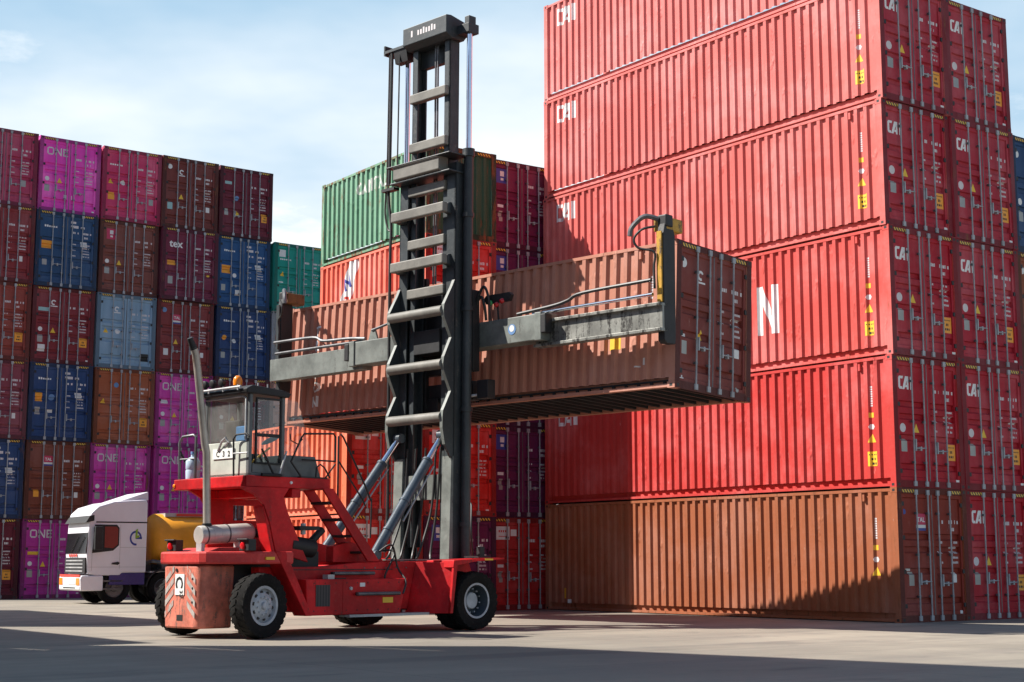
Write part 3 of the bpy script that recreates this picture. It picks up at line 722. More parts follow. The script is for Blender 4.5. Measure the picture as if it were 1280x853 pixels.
# ------------------------------------------------------------------ the lifted container (T)
rotT = (Matrix.Rotation(.7954, 3, 'Z') @ Matrix.Rotation(.0038, 3, 'X') @ Matrix.Rotation(.0492, 3, 'Y')).to_euler()
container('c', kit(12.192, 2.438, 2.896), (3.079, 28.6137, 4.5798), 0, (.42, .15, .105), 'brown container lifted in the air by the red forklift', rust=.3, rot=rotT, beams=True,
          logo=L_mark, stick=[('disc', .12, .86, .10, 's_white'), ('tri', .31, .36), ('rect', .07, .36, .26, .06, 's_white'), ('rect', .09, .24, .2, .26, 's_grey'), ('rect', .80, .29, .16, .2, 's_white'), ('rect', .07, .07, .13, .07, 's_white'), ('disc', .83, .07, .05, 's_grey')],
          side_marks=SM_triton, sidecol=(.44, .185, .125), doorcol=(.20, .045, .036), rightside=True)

# ------------------------------------------------------------------ stacks left out of frame that shade the foreground
grpM = 'containers stacked left of the view, shading the foreground'
def block(x, y, rz, n, tag):
    for k in range(n):
        container('c', K40, (x, y, k*HL), rz, random.choice([CR, BR, MA, NV, OB]), 'container stacked out of view to the left, shading the ground', group=grpM, code=False, rightside=True)
def place_right_face(px, py, rz):   # near lower right corner given -> root location
    return px-cos(rz)*2.41, py-sin(rz)*2.41
SUN_AZ, SUN_EL = radians(-3), radians(44.5)
tr = lambda h: h/math.tan(SUN_EL)
def back(px, py, h): return px-cos(SUN_AZ)*tr(h), py-sin(SUN_AZ)*tr(h)
# six high: shades everything in front of the line (-0.2,24.2) -> (6.2,19.1)
x, y = back(0.0, 24.16, 17.4); rz = radians(90-38.5)
dx, dy = cos(radians(-38.5)), sin(radians(-38.5))
xn, yn = x+dx*12.192, y+dy*12.192
block(*place_right_face(xn, yn, rz), rz, 6, 'A')
# four high behind it
x, y = back(-5.8, 25.2, 11.6)
block(*place_right_face(x, y, TH), TH, 4, 'B')
x, y = back(-8.1, 35.6, 14.5); x -= uR.x*3.2; y -= uR.y*3.2
block(*place_right_face(x, y, TH), TH, 5, 'C')

# ------------------------------------------------------------------ ground and sky
g = MB(); g.add([(-2500, -2500, 0), (2500, -2500, 0), (2500, 2500, 0), (-2500, 2500, 0)], [(0, 1, 2, 3)], 'ground')
go = g.build('ground'); go['kind'] = 'structure'; go['label'] = 'pale concrete container yard with tyre marks and cracks'

w = bpy.data.worlds.new('World'); S.world = w; w.use_nodes = True; nt = w.node_tree; nt.nodes.clear()
out = nt.nodes.new('ShaderNodeOutputWorld'); bg = nt.nodes.new('ShaderNodeBackground'); L(nt, bg.outputs[0], out.inputs[0])
sky = nt.nodes.new('ShaderNodeTexSky'); sky.sky_type = 'NISHITA'; sky.sun_disc = False
sky.sun_elevation = SUN_EL; sky.sun_rotation = radians(273); sky.dust_density = .4; sky.ozone_density = 2.0; sky.air_density = 1.0
tc = N(nt, 'ShaderNodeTexCoord'); sp = N(nt, 'ShaderNodeSeparateXYZ'); L(nt, tc.outputs['Generated'], sp.inputs[0])
zc = math_n(nt, 'MAXIMUM', math_n(nt, 'ADD', sp.outputs[2], .10), .05)
cx = N(nt, 'ShaderNodeCombineXYZ'); L(nt, math_n(nt, 'DIVIDE', sp.outputs[0], zc), cx.inputs[0]); L(nt, math_n(nt, 'DIVIDE', sp.outputs[1], zc), cx.inputs[1]); cx.inputs[2].default_value = 3.1
n1 = noise(nt, cx.outputs[0], 1.25, 9, .58); n2 = noise(nt, cx.outputs[0], .5, 6, .55)
cl = ramp(nt, math_n(nt, 'ADD', math_n(nt, 'MULTIPLY', n1, .6), math_n(nt, 'MULTIPLY', n2, .4)), .495, .61)
hzn = math_n(nt, 'SUBTRACT', 1, ramp(nt, math_n(nt, 'ADD', sp.outputs[2], math_n(nt, 'MULTIPLY', math_n(nt, 'SUBTRACT', n2, .5), .5)), .20, .385))
cf = math_n(nt, 'MAXIMUM', math_n(nt, 'MULTIPLY', cl, .85), math_n(nt, 'MULTIPLY', hzn, .92))
front = ramp(nt, math_n(nt, 'SUBTRACT', sp.outputs[1], math_n(nt, 'MULTIPLY', sp.outputs[0], .15)), -.1, .75)
cf = math_n(nt, 'MULTIPLY', cf, math_n(nt, 'SUBTRACT', 1, math_n(nt, 'MULTIPLY', ramp(nt, sp.outputs[2], .45, .8), .75)))
cf = math_n(nt, 'MULTIPLY', cf, math_n(nt, 'ADD', .22, math_n(nt, 'MULTIPLY', front, .78)))
cv = N(nt, 'ShaderNodeValue'); cv.outputs[0].default_value = 1
veil = mix_c(nt, math_n(nt, 'MULTIPLY', front, .85), sky.outputs[0], (2.7, 4.6, 6.2))
L(nt, mix_c(nt, cf, veil, (8.6, 8.7, 8.7)), bg.inputs[0])
bg.inputs[1].default_value = .075
sun = bpy.data.lights.new('sun', 'SUN'); so = bpy.data.objects.new('sun', sun); COL.objects.link(so)
sun.energy = 5.0; sun.angle = radians(.53); sun.color = (1, .945, .87)
d = Vector((cos(SUN_AZ)*cos(SUN_EL), sin(SUN_AZ)*cos(SUN_EL), -sin(SUN_EL)))
so.rotation_euler = d.to_track_quat('-Z', 'Y').to_euler(); so.location = (-40, 10, 60)
S.view_settings.view_transform = 'Standard'; S.view_settings.look = 'None'; S.view_settings.gamma = 1; S.view_settings.exposure = .9
S.view_settings.use_curve_mapping = False
# ------------------------------------------------------------------ the container forklift
FO = Vector((-1.8405, 30.8695, 0)); FY = .7954
fk = empty('container_forklift', 'red container forklift with tall black mast, holding up the brown container', 'forklift', FO, FY)

def arc(c, r, a0, a1, n=6): return [(c[0]+r*cos(a0+(a1-a0)*i/n), c[1]+r*sin(a0+(a1-a0)*i/n)) for i in range(n+1)]
# wheels
def wheel(x, y, r, wd, steer=0, dish=0, outer=-1, nm='wheel', holes=True):
    t = MB(); hw = wd/2
    t.lathe([(-hw*.62, r*.56), (-hw*.86, r*.62), (-hw, r*.78), (-hw*.93, r*.93), (-hw*.72, r*.972), (hw*.72, r*.972), (hw*.93, r*.93), (hw, r*.78), (hw*.86, r*.62), (hw*.62, r*.56)], (0, 0, 0), (0, 1, 0), 'rubber', 40, closed=True)
    for k in range(26):
        for s in (-1, 1):
            a = 2*pi*(k+(.5 if s > 0 else 0))/26; da = 2*pi/26*.28
            vs = []
            for rr in (r*.95, r*1.0):
                for yy, sh in ((s*hw*.04, -.10), (s*hw*.95, .08)):
                    for q in (-1, 1):
                        aa = a+q*da+sh; vs.append((rr*cos(aa), yy, rr*sin(aa)))
            rd = .90
            vs[2] = (vs[2][0]*rd, vs[2][1], vs[2][2]*rd); vs[3] = (vs[3][0]*rd, vs[3][1], vs[3][2]*rd)
            vs[6] = (vs[6][0]*.965, vs[6][1], vs[6][2]*.965); vs[7] = (vs[7][0]*.965, vs[7][1], vs[7][2]*.965)
            t.add(vs, [(0, 1, 3, 2), (4, 6, 7, 5), (0, 4, 5, 1), (2, 3, 7, 6), (0, 2, 6, 4), (1, 5, 7, 3)], 'rubber')
    o = t.build(nm, fk, smooth=True); o.location = (x, y, r); o.rotation_euler = (0, radians(jit.uniform(0, 14)), steer)
    rm = MB(); s = outer
    if dish == 0:     # disc standing forward, ring of holes
        prof = [(s*hw*.62, r*.575), (s*hw*.80, r*.60), (s*hw*.78, r*.52), (s*hw*.45, r*.50), (s*hw*.50, r*.44), (s*hw*.70, r*.36), (s*hw*.72, r*.22), (s*hw*.66, r*.20), (s*hw*.70, r*.12), (s*hw*.95, r*.10), (s*hw*.98, 0.001)]
        rm.lathe(prof, (0, 0, 0), (0, 1, 0), 'rim', 36, cap=False)
        for k in range(10):
            a = 2*pi*k/10; c = (r*.405*cos(a), s*hw*.63, r*.405*sin(a)); rm.lathe([(0, .032), (s*.012, .032)], c, (0, s, 0), 's_black', 10)
            a += pi/10; c = (r*.27*cos(a), s*hw*.72, r*.27*sin(a)); rm.lathe([(-.01, .017), (.02, .017)], c, (0, s, 0), 'rim', 6)
    else:             # deep set hub of the outer drive wheel
        rm.lathe([(s*hw*.62, r*.575), (s*hw*.82, r*.60), (s*hw*.80, r*.53)], (0, 0, 0), (0, 1, 0), 'rim', 36, True); rm.lathe([(s*hw*.80, r*.53), (-s*hw*.4, r*.51), (-s*hw*.9, r*.49), (-s*hw*.95, r*.2)], (0, 0, 0), (0, 1, 0), 'cyl', 36, cap=False)
        rm.lathe([(-s*hw*.95, r*.30), (-s*hw*.1, r*.285), (s*hw*.0, r*.255), (s*hw*.02, .001)], (0, 0, 0), (0, 1, 0), 'rim', 30)
        for k in range(12):
            a = 2*pi*k/12; c = (r*.40*cos(a), -s*hw*.27, r*.40*sin(a)); rm.lathe([(-.01, .016), (.03, .016)], c, (0, s, 0), 'rim', 6)
    rm.build('rim', o, smooth=True)
R0 = .565
wheel(-4.87, -1.235, R0, .34, radians(10)); wheel(-4.87, 1.06, R0, .34, radians(10), outer=1)
for s in (-1, 1):
    wheel(0, s*1.485+(.62 if s > 0 else 0), R0, .33, 0, 1, outer=s); wheel(0, s*1.10+(.62 if s > 0 else 0), R0, .33, 0, 1, outer=s)
ax = MB(); ax.tube([(-4.87, -1.1, R0), (-4.87, 1.1, R0)], .13, 'black', 12); ax.box(-5.1, -4.65, -.5, .5, .38, .8, 'black'); ax.tube([(0, -1.0, R0), (0, 1.7, R0)], .22, 'black', 14); ax.build('axle', fk)
# chassis
ch = MB()
for s in (-1, 1):
    ch.prism([(-4.6, .75), (-3.9, .42), (.55, .42), (.65, 1.0), (.5, 1.33), (-2.3, 1.30), (-3.2, 1.22), (-4.6, 1.22)], s*.62+(.5 if s > 0 else 0), s*.86+(.5 if s > 0 else 0), 'y', 'red')
ch.box(-4.4, .35, -.62, 1.12, .5, .62, 'black'); ch.box(-1.9, -1.6, -.62, 1.12, .6, 1.25, 'red'); ch.box(.12, .28, -.62, 1.12, .55, 1.25, 'red')
ch.build('chassis', fk, bevel=.012)
# front wings with mudguards: slanted plate facing backward, flange and thin guard over the tyre
for s in (-1, 1):
    b = MB()
    P = [(-1.15, s*.87), (-.74, s*1.60)]; t = .05
    A, B_, C_, D_ = (-.92, s*.87, 1.30), (-.53, s*1.58, 1.30), (-.76, s*1.60, .34), (-1.15, s*.87, .34)
    b.add([D_, C_, B_, A]+[(x+t, y, z) for x, y, z in (D_, C_, B_, A)], [(0, 1, 2, 3), (7, 6, 5, 4), (0, 4, 5, 1), (1, 5, 6, 2), (2, 6, 7, 3), (3, 7, 4, 0)], 'red')
    b.add([(P[1][0], s*1.60, .34), (P[1][0]+.07, s*1.60, .34), (P[1][0]+.19, s*1.60, 1.27), (P[1][0]+.10, s*1.60, 1.30),
           (P[1][0], s*1.66, .34), (P[1][0]+.07, s*1.66, .34), (P[1][0]+.19, s*1.66, 1.27), (P[1][0]+.10, s*1.66, 1.30)],
          [(0, 1, 2, 3), (7, 6, 5, 4), (0, 4, 5, 1), (1, 5, 6, 2), (2, 6, 7, 3), (3, 7, 4, 0)], 'red')
    b.prism([(-.66, 1.20), (-.55, 1.24), (-.05, 1.315), (.72, 1.355), (.72, 1.385), (-.1, 1.36), (-.64, 1.335)], s*.88, s*1.655, 'y', 'red')
    if s > 0: b.v = [(x, y+.62, z) for x, y, z in b.v]
    wg = b.build('front_wing', fk, bevel=.006)
    m_ = MB(); yy = s*1.657+(.62 if s > 0 else 0); m_.box(.18, .40, yy-.006, yy+.006, 1.335, 1.37, 's_yellow'); m_.build('side_marker', wg)
b = MB(); b.box(-1.45, .25, -.6, 1.2, 1.335, 1.36, 'beam'); b.build('deck_plate', fk)
# side tank box on the right (and the battery box on the left)
for s in (-1, 1):
    b = MB(); b.prism([(-3.80, .36), (-1.62, .36), (-1.43, 1.0), (-3.84, 1.0)], s*.87+(.5 if s > 0 else 0), s*1.22+(.5 if s > 0 else 0), 'y', 'red'); tk = b.build('side_tank', fk, bevel=.018)
    if s < 0:
        b = MB(); b.box(-3.62, -3.30, -1.232, -1.22, .52, .90, 'grille'); b.build('vent_grille', tk)
        b = MB(); b.lathe([(0, .035), (.03, .03)], (-2.82, -1.22, .83), (0, -1, 0), 'lt_grey', 12); b.build('filler_cap', tk)
        b = MB(); b.box(-3.0, -2.98, -1.226, -1.2, .4, .98, 'red'); b.build('panel_seam', tk)
for z, x0, x1, y in ((1.10, -3.02, -2.06, -.98), (.73, -2.72, -1.70, -1.30)):
    b = MB(); b.tube([(x0, y, z), (x1, y, z)], .034, 'bar_dark', 10)
    for xx in (x0+.05, x1-.05): b.box(xx-.03, xx+.03, y, y+.14, z-.03, z+.03, 'black')
    b.build('step_bar', fk, smooth=True)
b = MB(); b.box(-2.9, -.95, -1.30, -1.02, .315, .36, 'lt_grey'); b.build('running_board', fk)
b = MB(); b.box(-3.0, -2.75, -1.0, -.87, .98, 1.02, 'black'); b.box(-3.25, -3.1, -1.1, -.95, 1.0, 1.08, 'lt_grey'); b.build('valve_block', fk)
b = MB()
for k in range(9):
    for z in (.44, .93): b.lathe([(0, .012), (.008, .012)], (-3.66+k*.25, -1.22, z), (0, -1, 0), 'black', 6)
for k in range(7): b.lathe([(0, .016), (.01, .016)], (-2.2+k*.26, -.86, 1.2), (0, -1, 0), 'bar_dark', 6)
b.build('bolt_row', fk)
b = MB(); b.box(-2.05, -1.80, -1.226, -1.219, .56, .66, 's_yellow'); b.box(-2.6, -2.48, -1.226, -1.219, .86, .93, 's_white'); b.build('warning_decal', fk)
b = MB(); b.box(-3.9, -1.5, -.868, -.855, 1.16, 1.175, 'black'); b.build('weld_seam', fk)
# hood over the rear axle, with a slanting strut down to the tank box
hd = MB(); hp = [(-5.68, .58), (-5.62, .68), (-4.9, 1.22), (-4.15, 1.27), (-4.15, -1.27), (-4.9, -1.22), (-5.62, -.72), (-5.68, -.60)]
hd.prism(hp, 1.27, 1.49, 'z', 'hood')
hood = hd.build('rear_hood', fk, bevel=.035)
b = MB(); b.box(-4.75, -4.57, -1.268, -1.20, 1.345, 1.395, 's_yellow'); b.build('side_marker', hood)
b = MB(); b.prism([(-5.3, 1.49), (-4.2, 1.49), (-4.2, 1.58), (-5.05, 1.56)], -.42, .75, 'y', 'hood'); b.build('raised_hatch', hood, bevel=.02)
for s in (-1, 1):
    b = MB(); b.prism([(-4.55, 1.49), (-4.32, 1.49), (-3.72, .36), (-3.86, .36)], s*.90, s*1.26, 'y', 'red'); b.build('hood_strut', fk, bevel=.012)
b = MB(); b.prism([(-5.1, .75), (-4.0, .55), (-4.0, 1.27), (-5.1, 1.27)], -.5, .5, 'y', 'black'); b.build('engine_bay', fk)
# counterweight with hazard plates
cw = MB()
pl_ = [(-4.95, .60)]+[(-5.46+.18*cos(a), .42+.18*sin(a)) for a in [pi*.5+pi*.5*k/7 for k in range(8)]]
pl_ = pl_+[(x, -y) for x, y in reversed(pl_)]
cw.prism(pl_, .17, 1.25, 'z', 'cw')
cw.v = [(x, y*(.94+.10*(z-.17)), z) for x, y, z in cw.v]
cwt = cw.build('counterweight', fk, smooth=True, bevel=.03)
for s in (-1, 1):
    b = MB()
    for k in range(4):
        z = .36+k*.195; y0, y1 = s*.20, s*.46; h = .105
        b.add([(-5.648, y0, z+.20), (-5.648, y1, z-.02), (-5.648, y1, z-.02+h), (-5.648, y0, z+.20+h)], [(0, 1, 2, 3)], 'chev')
    b.build('hazard_chevron', cwt)
b = MB(); b.box(-5.655, -5.644, -.13, .15, .74, 1.10, 'white'); npl = b.build('number_plate', cwt)
t1 = xf(merge(xf(text_geo('C', .30, .03), 0, 0), xf(text_geo('32', .13, .03), .24, 0)), 0, 0)
b = MB(); b.add([(-5.658, -(.10) + vy, 1.06-vx) for vx, vy in [(a, bb) for a, bb in t1[0]]], [f for f in t1[1]], 's_black'); b.build('plate_number', npl)
b = MB(); b.box(-5.645, -5.62, -.09, .09, .30, .40, 's_black'); b.build('tow_pin_slot', cwt)
b = MB()
for z in (.62, .86, 1.02): b.lathe([(0, .022), (.012, .022)], (-5.642, -.38, z), (-1, 0, 0), 's_black', 8)
b.lathe([(0, .03), (.012, .03)], (-5.646, .12, 1.17), (-1, 0, 0), 's_black', 8); b.build('bolt_holes', cwt)
# muffler lying on the hood and the tall exhaust pipe
b = MB(); b.lathe([(0, .02), (0, .15), (.02, .165), (1.08, .165), (1.12, .13), (1.12, .02)], (-5.50, -.30, 1.77), (1, 0, .06), 'alu', 24)
for xx in (.10, .55): b.lathe([(xx, .170), (xx+.03, .170)], (-5.50, -.30, 1.77), (1, 0, .06), 'bar_dark', 24)
mf = b.build('muffler', fk, smooth=True)
b = MB(); b.box(-5.49, -5.42, -.38, -.22, 1.48, 1.64, 'lt_grey'); b.box(-4.7, -4.6, -.38, -.22, 1.5, 1.66, 'lt_grey'); b.build('muffler_stand', mf)
b = MB(); b.tube([(-4.40, -.3, 1.83), (-4.15, -.28, 1.82), (-3.95, -.25, 1.68), (-3.85, -.25, 1.5)], .085, 'black', 12); b.build('inlet_pipe', mf, smooth=True)
b = MB(); b.tube([(-5.33, -.30, 1.88), (-5.345, -.30, 2.3), (-5.38, -.30, 3.22), (-5.42, -.30, 3.36), (-5.62, -.30, 4.70), (-5.66, -.30, 4.93), (-5.71, -.30, 5.05)], .068, 'pipe', 16)
b.tube([(-5.33, -.30, 1.86), (-5.333, -.30, 1.98)], .085, 'black', 14)
b.tube([(-5.70, -.30, 5.03), (-5.80, -.30, 5.22)], .07, 's_black', 16, r1=.05); b.build('exhaust_pipe', fk, smooth=True)
# tail lamps
for y, x in ((-1.06, -5.08), (.62, -5.45)):
    b = MB(); b.box(x, x+.16, y-.14, y+.14, 1.50, 1.70, 'black'); b.box(x-.05, x, y-.15, y+.15, 1.68, 1.71, 'black'); tl = b.build('tail_lamp', fk, bevel=.01)
    b = MB(); b.lathe([(0, .062), (.03, .058), (.045, .02)], (x, y+.02, 1.59), (-1, 0, 0), 'redlens', 16); b.build('lens', tl, smooth=True)
# cab support: a curved plate on the right, a wide plate with a hole on the left, a cross beam under the platform
prof = [(-5.05, 2.62), (-4.98, 2.56), (-4.75, 2.48), (-4.55, 2.30), (-4.42, 2.0), (-4.28, 1.49), (-3.55, 1.30), (-3.72, 1.6), (-4.02, 2.18), (-4.12, 2.46), (-4.0, 2.62)]
b = MB(); b.prism(prof, -.90, -.84, 'y', 'red'); b.prism([(-4.30, 1.49), (-4.44, 2.0), (-4.57, 2.30), (-4.57, 2.26), (-4.50, 2.0), (-4.36, 1.45)], -.90, -.60, 'y', 'red'); b.build('cab_support', fk, bevel=.01)
b = MB(); y0, y1 = .84, .90
b.prism([(-4.98, 2.62), (-4.70, 2.48), (-4.56, 2.30), (-4.52, 1.30), (-3.98, 1.30), (-3.98, 2.62)], y0, y1, 'y', 'red'); b.box(-3.98, -3.35, y0, y1, 2.36, 2.62, 'red'); b.box(-3.98, -3.35, y0, y1, 1.30, 2.08, 'red'); b.box(-3.35, -3.05, y0, y1, 1.30, 2.62, 'red'); b.build('cab_support', fk)
b = MB(); b.box(-4.5, -4.2, -.84, .84, 2.46, 2.61, 'red'); b.box(-3.9, -3.7, -.84, .84, 2.46, 2.61, 'red'); b.build('support_beam', fk, bevel=.01)
b = MB(); b.box(-4.3, -3.0, -.5, .5, 1.05, 1.5, 'black'); b.tube([(-3.9, -.75, 1.62), (-3.35, -.75, 1.55)], .17, 'black', 14); b.tube([(-3.35, -.6, 1.6), (-3.0, -.6, 1.9)], .07, 'black', 10); b.tube([(-3.6, -.8, 1.8), (-3.6, -.8, 2.0)], .05, 'lt_grey', 10)
b.box(-3.75, -3.3, -.9, -.4, 1.88, 1.95, 'black'); b.build('engine_block', fk, smooth=True)
b = MB(); b.prism([(-2.75, 1.30), (-1.5, 1.30), (-1.62, 1.42), (-1.95, 1.60), (-2.35, 1.68), (-2.75, 1.6)], -.62, -.40, 'y', 'red'); b.prism([(-2.75, 1.30), (-1.5, 1.30), (-1.62, 1.42), (-1.95, 1.60), (-2.35, 1.68), (-2.75, 1.6)], .40, .62, 'y', 'red'); b.build('cylinder_bracket', fk, bevel=.01)
# cab platform
pf = MB(); pf.prism([(-4.93, 1.40), (-4.93, -.87), (-3.05, -.87), (-3.05, .9), (-3.9, 1.40)], 2.62, 2.82, 'z', 'red'); plat = pf.build('cab_platform', fk, bevel=.015)
b = MB(); b.box(-3.72, -3.10, -.86, -.60, 2.82, 2.845, 'black'); b.lathe([(0, .03), (.02, .025)], (-3.95, -.872, 2.72), (0, -1, 0), 'white', 10); b.build('tread_plate', plat)
b = MB(); b.lathe([(0, .05), (.05, .045)], (-4.9, 1.36, 2.70), (-.3, 1, 0), 'amber', 12); b.build('side_lamp', plat)
def rail(pts, r=.021, mat='black', nm='handrail', par=None):
    b = MB(); b.tube(pts, r, mat, 8); return b.build(nm, par or plat, smooth=True)
rail([(-4.85, 1.34, 2.82), (-4.85, 1.36, 3.52), (-4.84, 1.28, 3.62), (-4.80, .98, 3.64), (-4.79, .92, 3.60), (-4.79, .92, 2.82)], .026, 'bar_dark')
rail([(-4.85, 1.35, 3.20), (-4.79, .93, 3.20)], .018, 'bar_dark'); rail([(-4.85, 1.34, 3.35), (-4.5, 1.38, 2.84)], .02)
rail([(-4.88, -.42, 2.82), (-4.90, -.42, 3.48), (-4.90, -.50, 3.55), (-4.88, -.78, 3.56), (-4.86, -.84, 3.5)], .018); rail([(-4.9, -.43, 3.22), (-4.88, -.82, 3.22)], .014, 'lt_grey')
rail([(-4.6, -.86, 3.30), (-4.35, -.88, 2.86)], .02); rail([(-4.05, -.86, 3.28), (-4.22, -.88, 2.86)], .018, 'lt_grey'); rail([(-4.62, -.9, 2.84), (-4.2, -.9, 2.84)], .03)
# rail round the walkway and stairs
rail([(-3.72, -.86, 2.84), (-3.95, -.86, 3.1), (-3.72, -.86, 3.55), (-3.66, -.86, 3.62), (-2.98, -.86, 3.66), (-2.93, -.86, 3.60), (-2.93, -.86, 3.14)], .018)
rail([(-3.70, -.86, 3.15), (-2.93, -.86, 3.15)], .016); rail([(-3.38, -.86, 2.84), (-3.36, -.86, 3.02), (-3.28, -.86, 3.08), (-3.18, -.86, 3.02), (-3.05, -.86, 2.84)], .016); rail([(-2.93, -.86, 3.1), (-3.15, -.86, 2.84)], .016)
rail([(-2.86, -.86, 2.5), (-2.86, -.86, 3.62), (-2.80, -.86, 3.66), (-2.74, -.86, 3.60), (-2.20, -.86, 2.72), (-2.06, -.86, 2.45)], .018)
rail([(-2.84, -.86, 3.15), (-2.25, -.86, 2.45), (-2.20, -.86, 2.35)], .016); rail([(-2.04, -.86, 2.5), (-2.06, -.86, 1.75)], .016)
rail([(-3.98, -.86, 3.6), (-3.96, -.86, 3.48), (-3.80, -.86, 3.42), (-3.7, -.86, 3.52)], .012)
# stairs
st = MB()
for y in (-.97, -.40): st.add([(-3.30, y, 2.64), (-3.05, y, 2.64), (-1.92, y, 1.32), (-2.20, y, 1.32), (-3.30, y+.05, 2.64), (-3.05, y+.05, 2.64), (-1.92, y+.05, 1.32), (-2.20, y+.05, 1.32)], [(0, 1, 2, 3), (7, 6, 5, 4), (0, 4, 5, 1), (1, 5, 6, 2), (2, 6, 7, 3), (3, 7, 4, 0)], 'red')
stair = st.build('stair', fk, bevel=.008)
for k in range(4):
    x = -2.98+k*.26; z = 2.36-k*.30; b = MB(); b.box(x-.15, x+.13, -.92, -.40, z, z+.045, 'black'); b.build('tread', stair)
# cab
cb = MB(); X0, X1, Y0, Y1, Z0, Z1 = -4.82, -4.04, -.78, .62, 2.82, 4.28
cb.box(X0, X0+.05, Y0+.06, Y1-.02, Z0, 3.44, 'cabcream')
for x, y in ((X0, Y0), (X0, Y1-.09), (X1-.07, Y0), (X1-.07, Y1-.09)): cb.box(x, x+.07, y, y+.09, Z0, Z1, 'cabgrey')
cb.box(X0, X1, Y0, Y1, Z0, Z0+.06, 'cabgrey')
cb.prism([(X1, Z0), (-3.18, Z0), (-3.32, 3.22), (X1, 3.22)], Y0+.02, Y1-.02, 'y', 'cabgrey')
cb.box(X0+.05, X1, Y1-.05, Y1, Z0, 3.4, 'cabgrey')
cab = cb.build('cab', fk, bevel=.012)
b = MB(); b.prism([(X0-.10, 4.28), (X1+.04, 4.25), (X1+.10, 4.33), (X1-.1, 4.38), (X0+.02, 4.43), (X0-.12, 4.36)], Y0-.06, Y1+.06, 'y', 'black'); roof = b.build('cab_roof', cab, bevel=.02)
b = MB(); b.tube([(X0-.14, Y0+.1, 4.40), (X0-.14, Y1-.02, 4.40)], .022, 'lt_grey', 8)
for y in (-.6, -.15, .3, .52): b.tube([(X0-.14, y, 4.34), (X0-.14, y, 4.44)], .016, 'lt_grey', 6)
b.build('lamp_bar', roof)
for y in (-.10, .18, .42, .60):
    b = MB(); b.lathe([(0, .05), (.05, .075), (.09, .075), (.10, .06)], (X0-.08, y, 4.52), (-1, 0, -.15), 'black', 14); b.tube([(X0-.13, y, 4.40), (X0-.13, y, 4.5)], .02, 'black', 6); b.build('work_lamp', roof, smooth=True)
b = MB(); b.lathe([(0, .06), (.04, .06)], (X0+.05, -.32, 4.42), (0, 0, 1), 'black', 16); b.lathe([(.04, .078), (.12, .085), (.18, .07), (.215, .035), (.22, .005)], (X0+.05, -.32, 4.42), (0, 0, 1), 'amber', 18); b.build('beacon', roof, smooth=True)
for x, y in ((-4.45, -.5), (-4.2, -.45)): b = MB(); b.tube([(x, y, 4.36), (x, y, 4.52)], .014, 'lt_grey', 6); b.build('antenna', roof)
def pane(b, ax, c, u0, u1, z0, z1, mt='glass'):
    q = [(u0, z0), (u1, z0), (u1, z1), (u0, z1)]
    b.add([(c, u, z) if ax == 'x' else (u, c, z) for u, z in q], [(0, 1, 2, 3)], mt)
def frame_pane(nm, x0, x1, z0, z1, y, t=.035, mat='black', par=None):
    b = MB()
    b.box(x0, x1, y-.02, y+.02, z0, z0+t, mat); b.box(x0, x1, y-.02, y+.02, z1-t, z1, mat); b.box(x0, x0+t, y-.02, y+.02, z0+t, z1-t, mat); b.box(x1-t, x1, y-.02, y+.02, z0+t, z1-t, mat)
    return b.build(nm, par or cab, bevel=.006)
dr = frame_pane('cab_door', X0+.12, X1-.09, 3.03, 4.22, Y0-.01)
b = MB(); b.box(X0+.14, X1-.11, Y0-.015, Y0+.005, 3.52, 3.58, 'black'); b.build('door_bar', dr)
b = MB(); pane(b, 'y', Y0-.004, X0+.15, X1-.12, 3.06, 3.52, 'clearglass'); pane(b, 'y', Y0-.004, X0+.15, X1-.12, 3.58, 4.19); b.build('door_glass', dr)
b = MB(); b.box(X0+.08, X1-.06, Y0-.004, Y0+.04, Z0+.06, 3.04, 'cabgrey'); b.build('lower_side_panel', cab)
b = MB(); pane(b, 'y', Y1-.03, X0+.06, X1-.02, 3.4, 4.24); b.build('left_window', cab)
b = MB(); pane(b, 'x', X0+.012, Y0+.09, Y1-.09, 3.44, 4.26, 'dustyglass'); b.build('rear_window', cab)
b = MB(); b.tube([(X0-.01, Y0+.10, 3.46), (X0-.015, Y0+.10, 4.2), (X0-.015, Y0+.18, 4.24), (X0-.015, Y1-.08, 4.24)], .018, 'lt_grey', 8); b.build('window_trim', cab, smooth=True)
b = MB(); b.add([(X1, Y0+.03, 4.24), (-3.72, Y0+.03, 4.20), (-3.40, Y0+.03, 3.24), (X1, Y0+.03, 3.22)], [(0, 1, 2, 3)], 'clearglass'); b.add([(X1, Y1-.03, 4.24), (-3.72, Y1-.03, 4.20), (-3.40, Y1-.03, 3.24), (X1, Y1-.03, 3.22)], [(0, 1, 2, 3)], 'clearglass'); b.add([(-3.72, Y0+.03, 4.20), (-3.72, Y1-.03, 4.20), (-3.40, Y1-.03, 3.24), (-3.40, Y0+.03, 3.24)], [(0, 1, 2, 3)], 'clearglass'); b.build('windscreen', cab)
b = MB(); b.box(-3.95, -3.5, Y0+.005, Y0+.025, 3.0, 3.5, 'cabgrey')
b = MB(); b.box(-4.55, -4.15, -.3, .2, 2.88, 3.25, 'seat'); b.prism([(-4.62, 3.2), (-4.5, 3.2), (-4.58, 3.85), (-4.68, 3.85)], -.28, .18, 'y', 'seat'); b.build('seat', cab, bevel=.03)
b = MB(); b.tube([(-4.7, -.55, 3.0), (-4.2, -.55, 3.35)], .02, 'yellow', 8); b.build('grab_bar', cab)
b = MB(); b.lathe([(-.015, .02), (0, .2), (.015, .02)], (-3.8, -.05, 3.55), (-.5, 0, .8), 'black', 18); b.build('steering_wheel', cab)
b = MB(); b.box(X0-.02, X0-.005, -.36, .30, 3.15, 3.33, 'white'); pl2 = b.build('number_plate', cab)
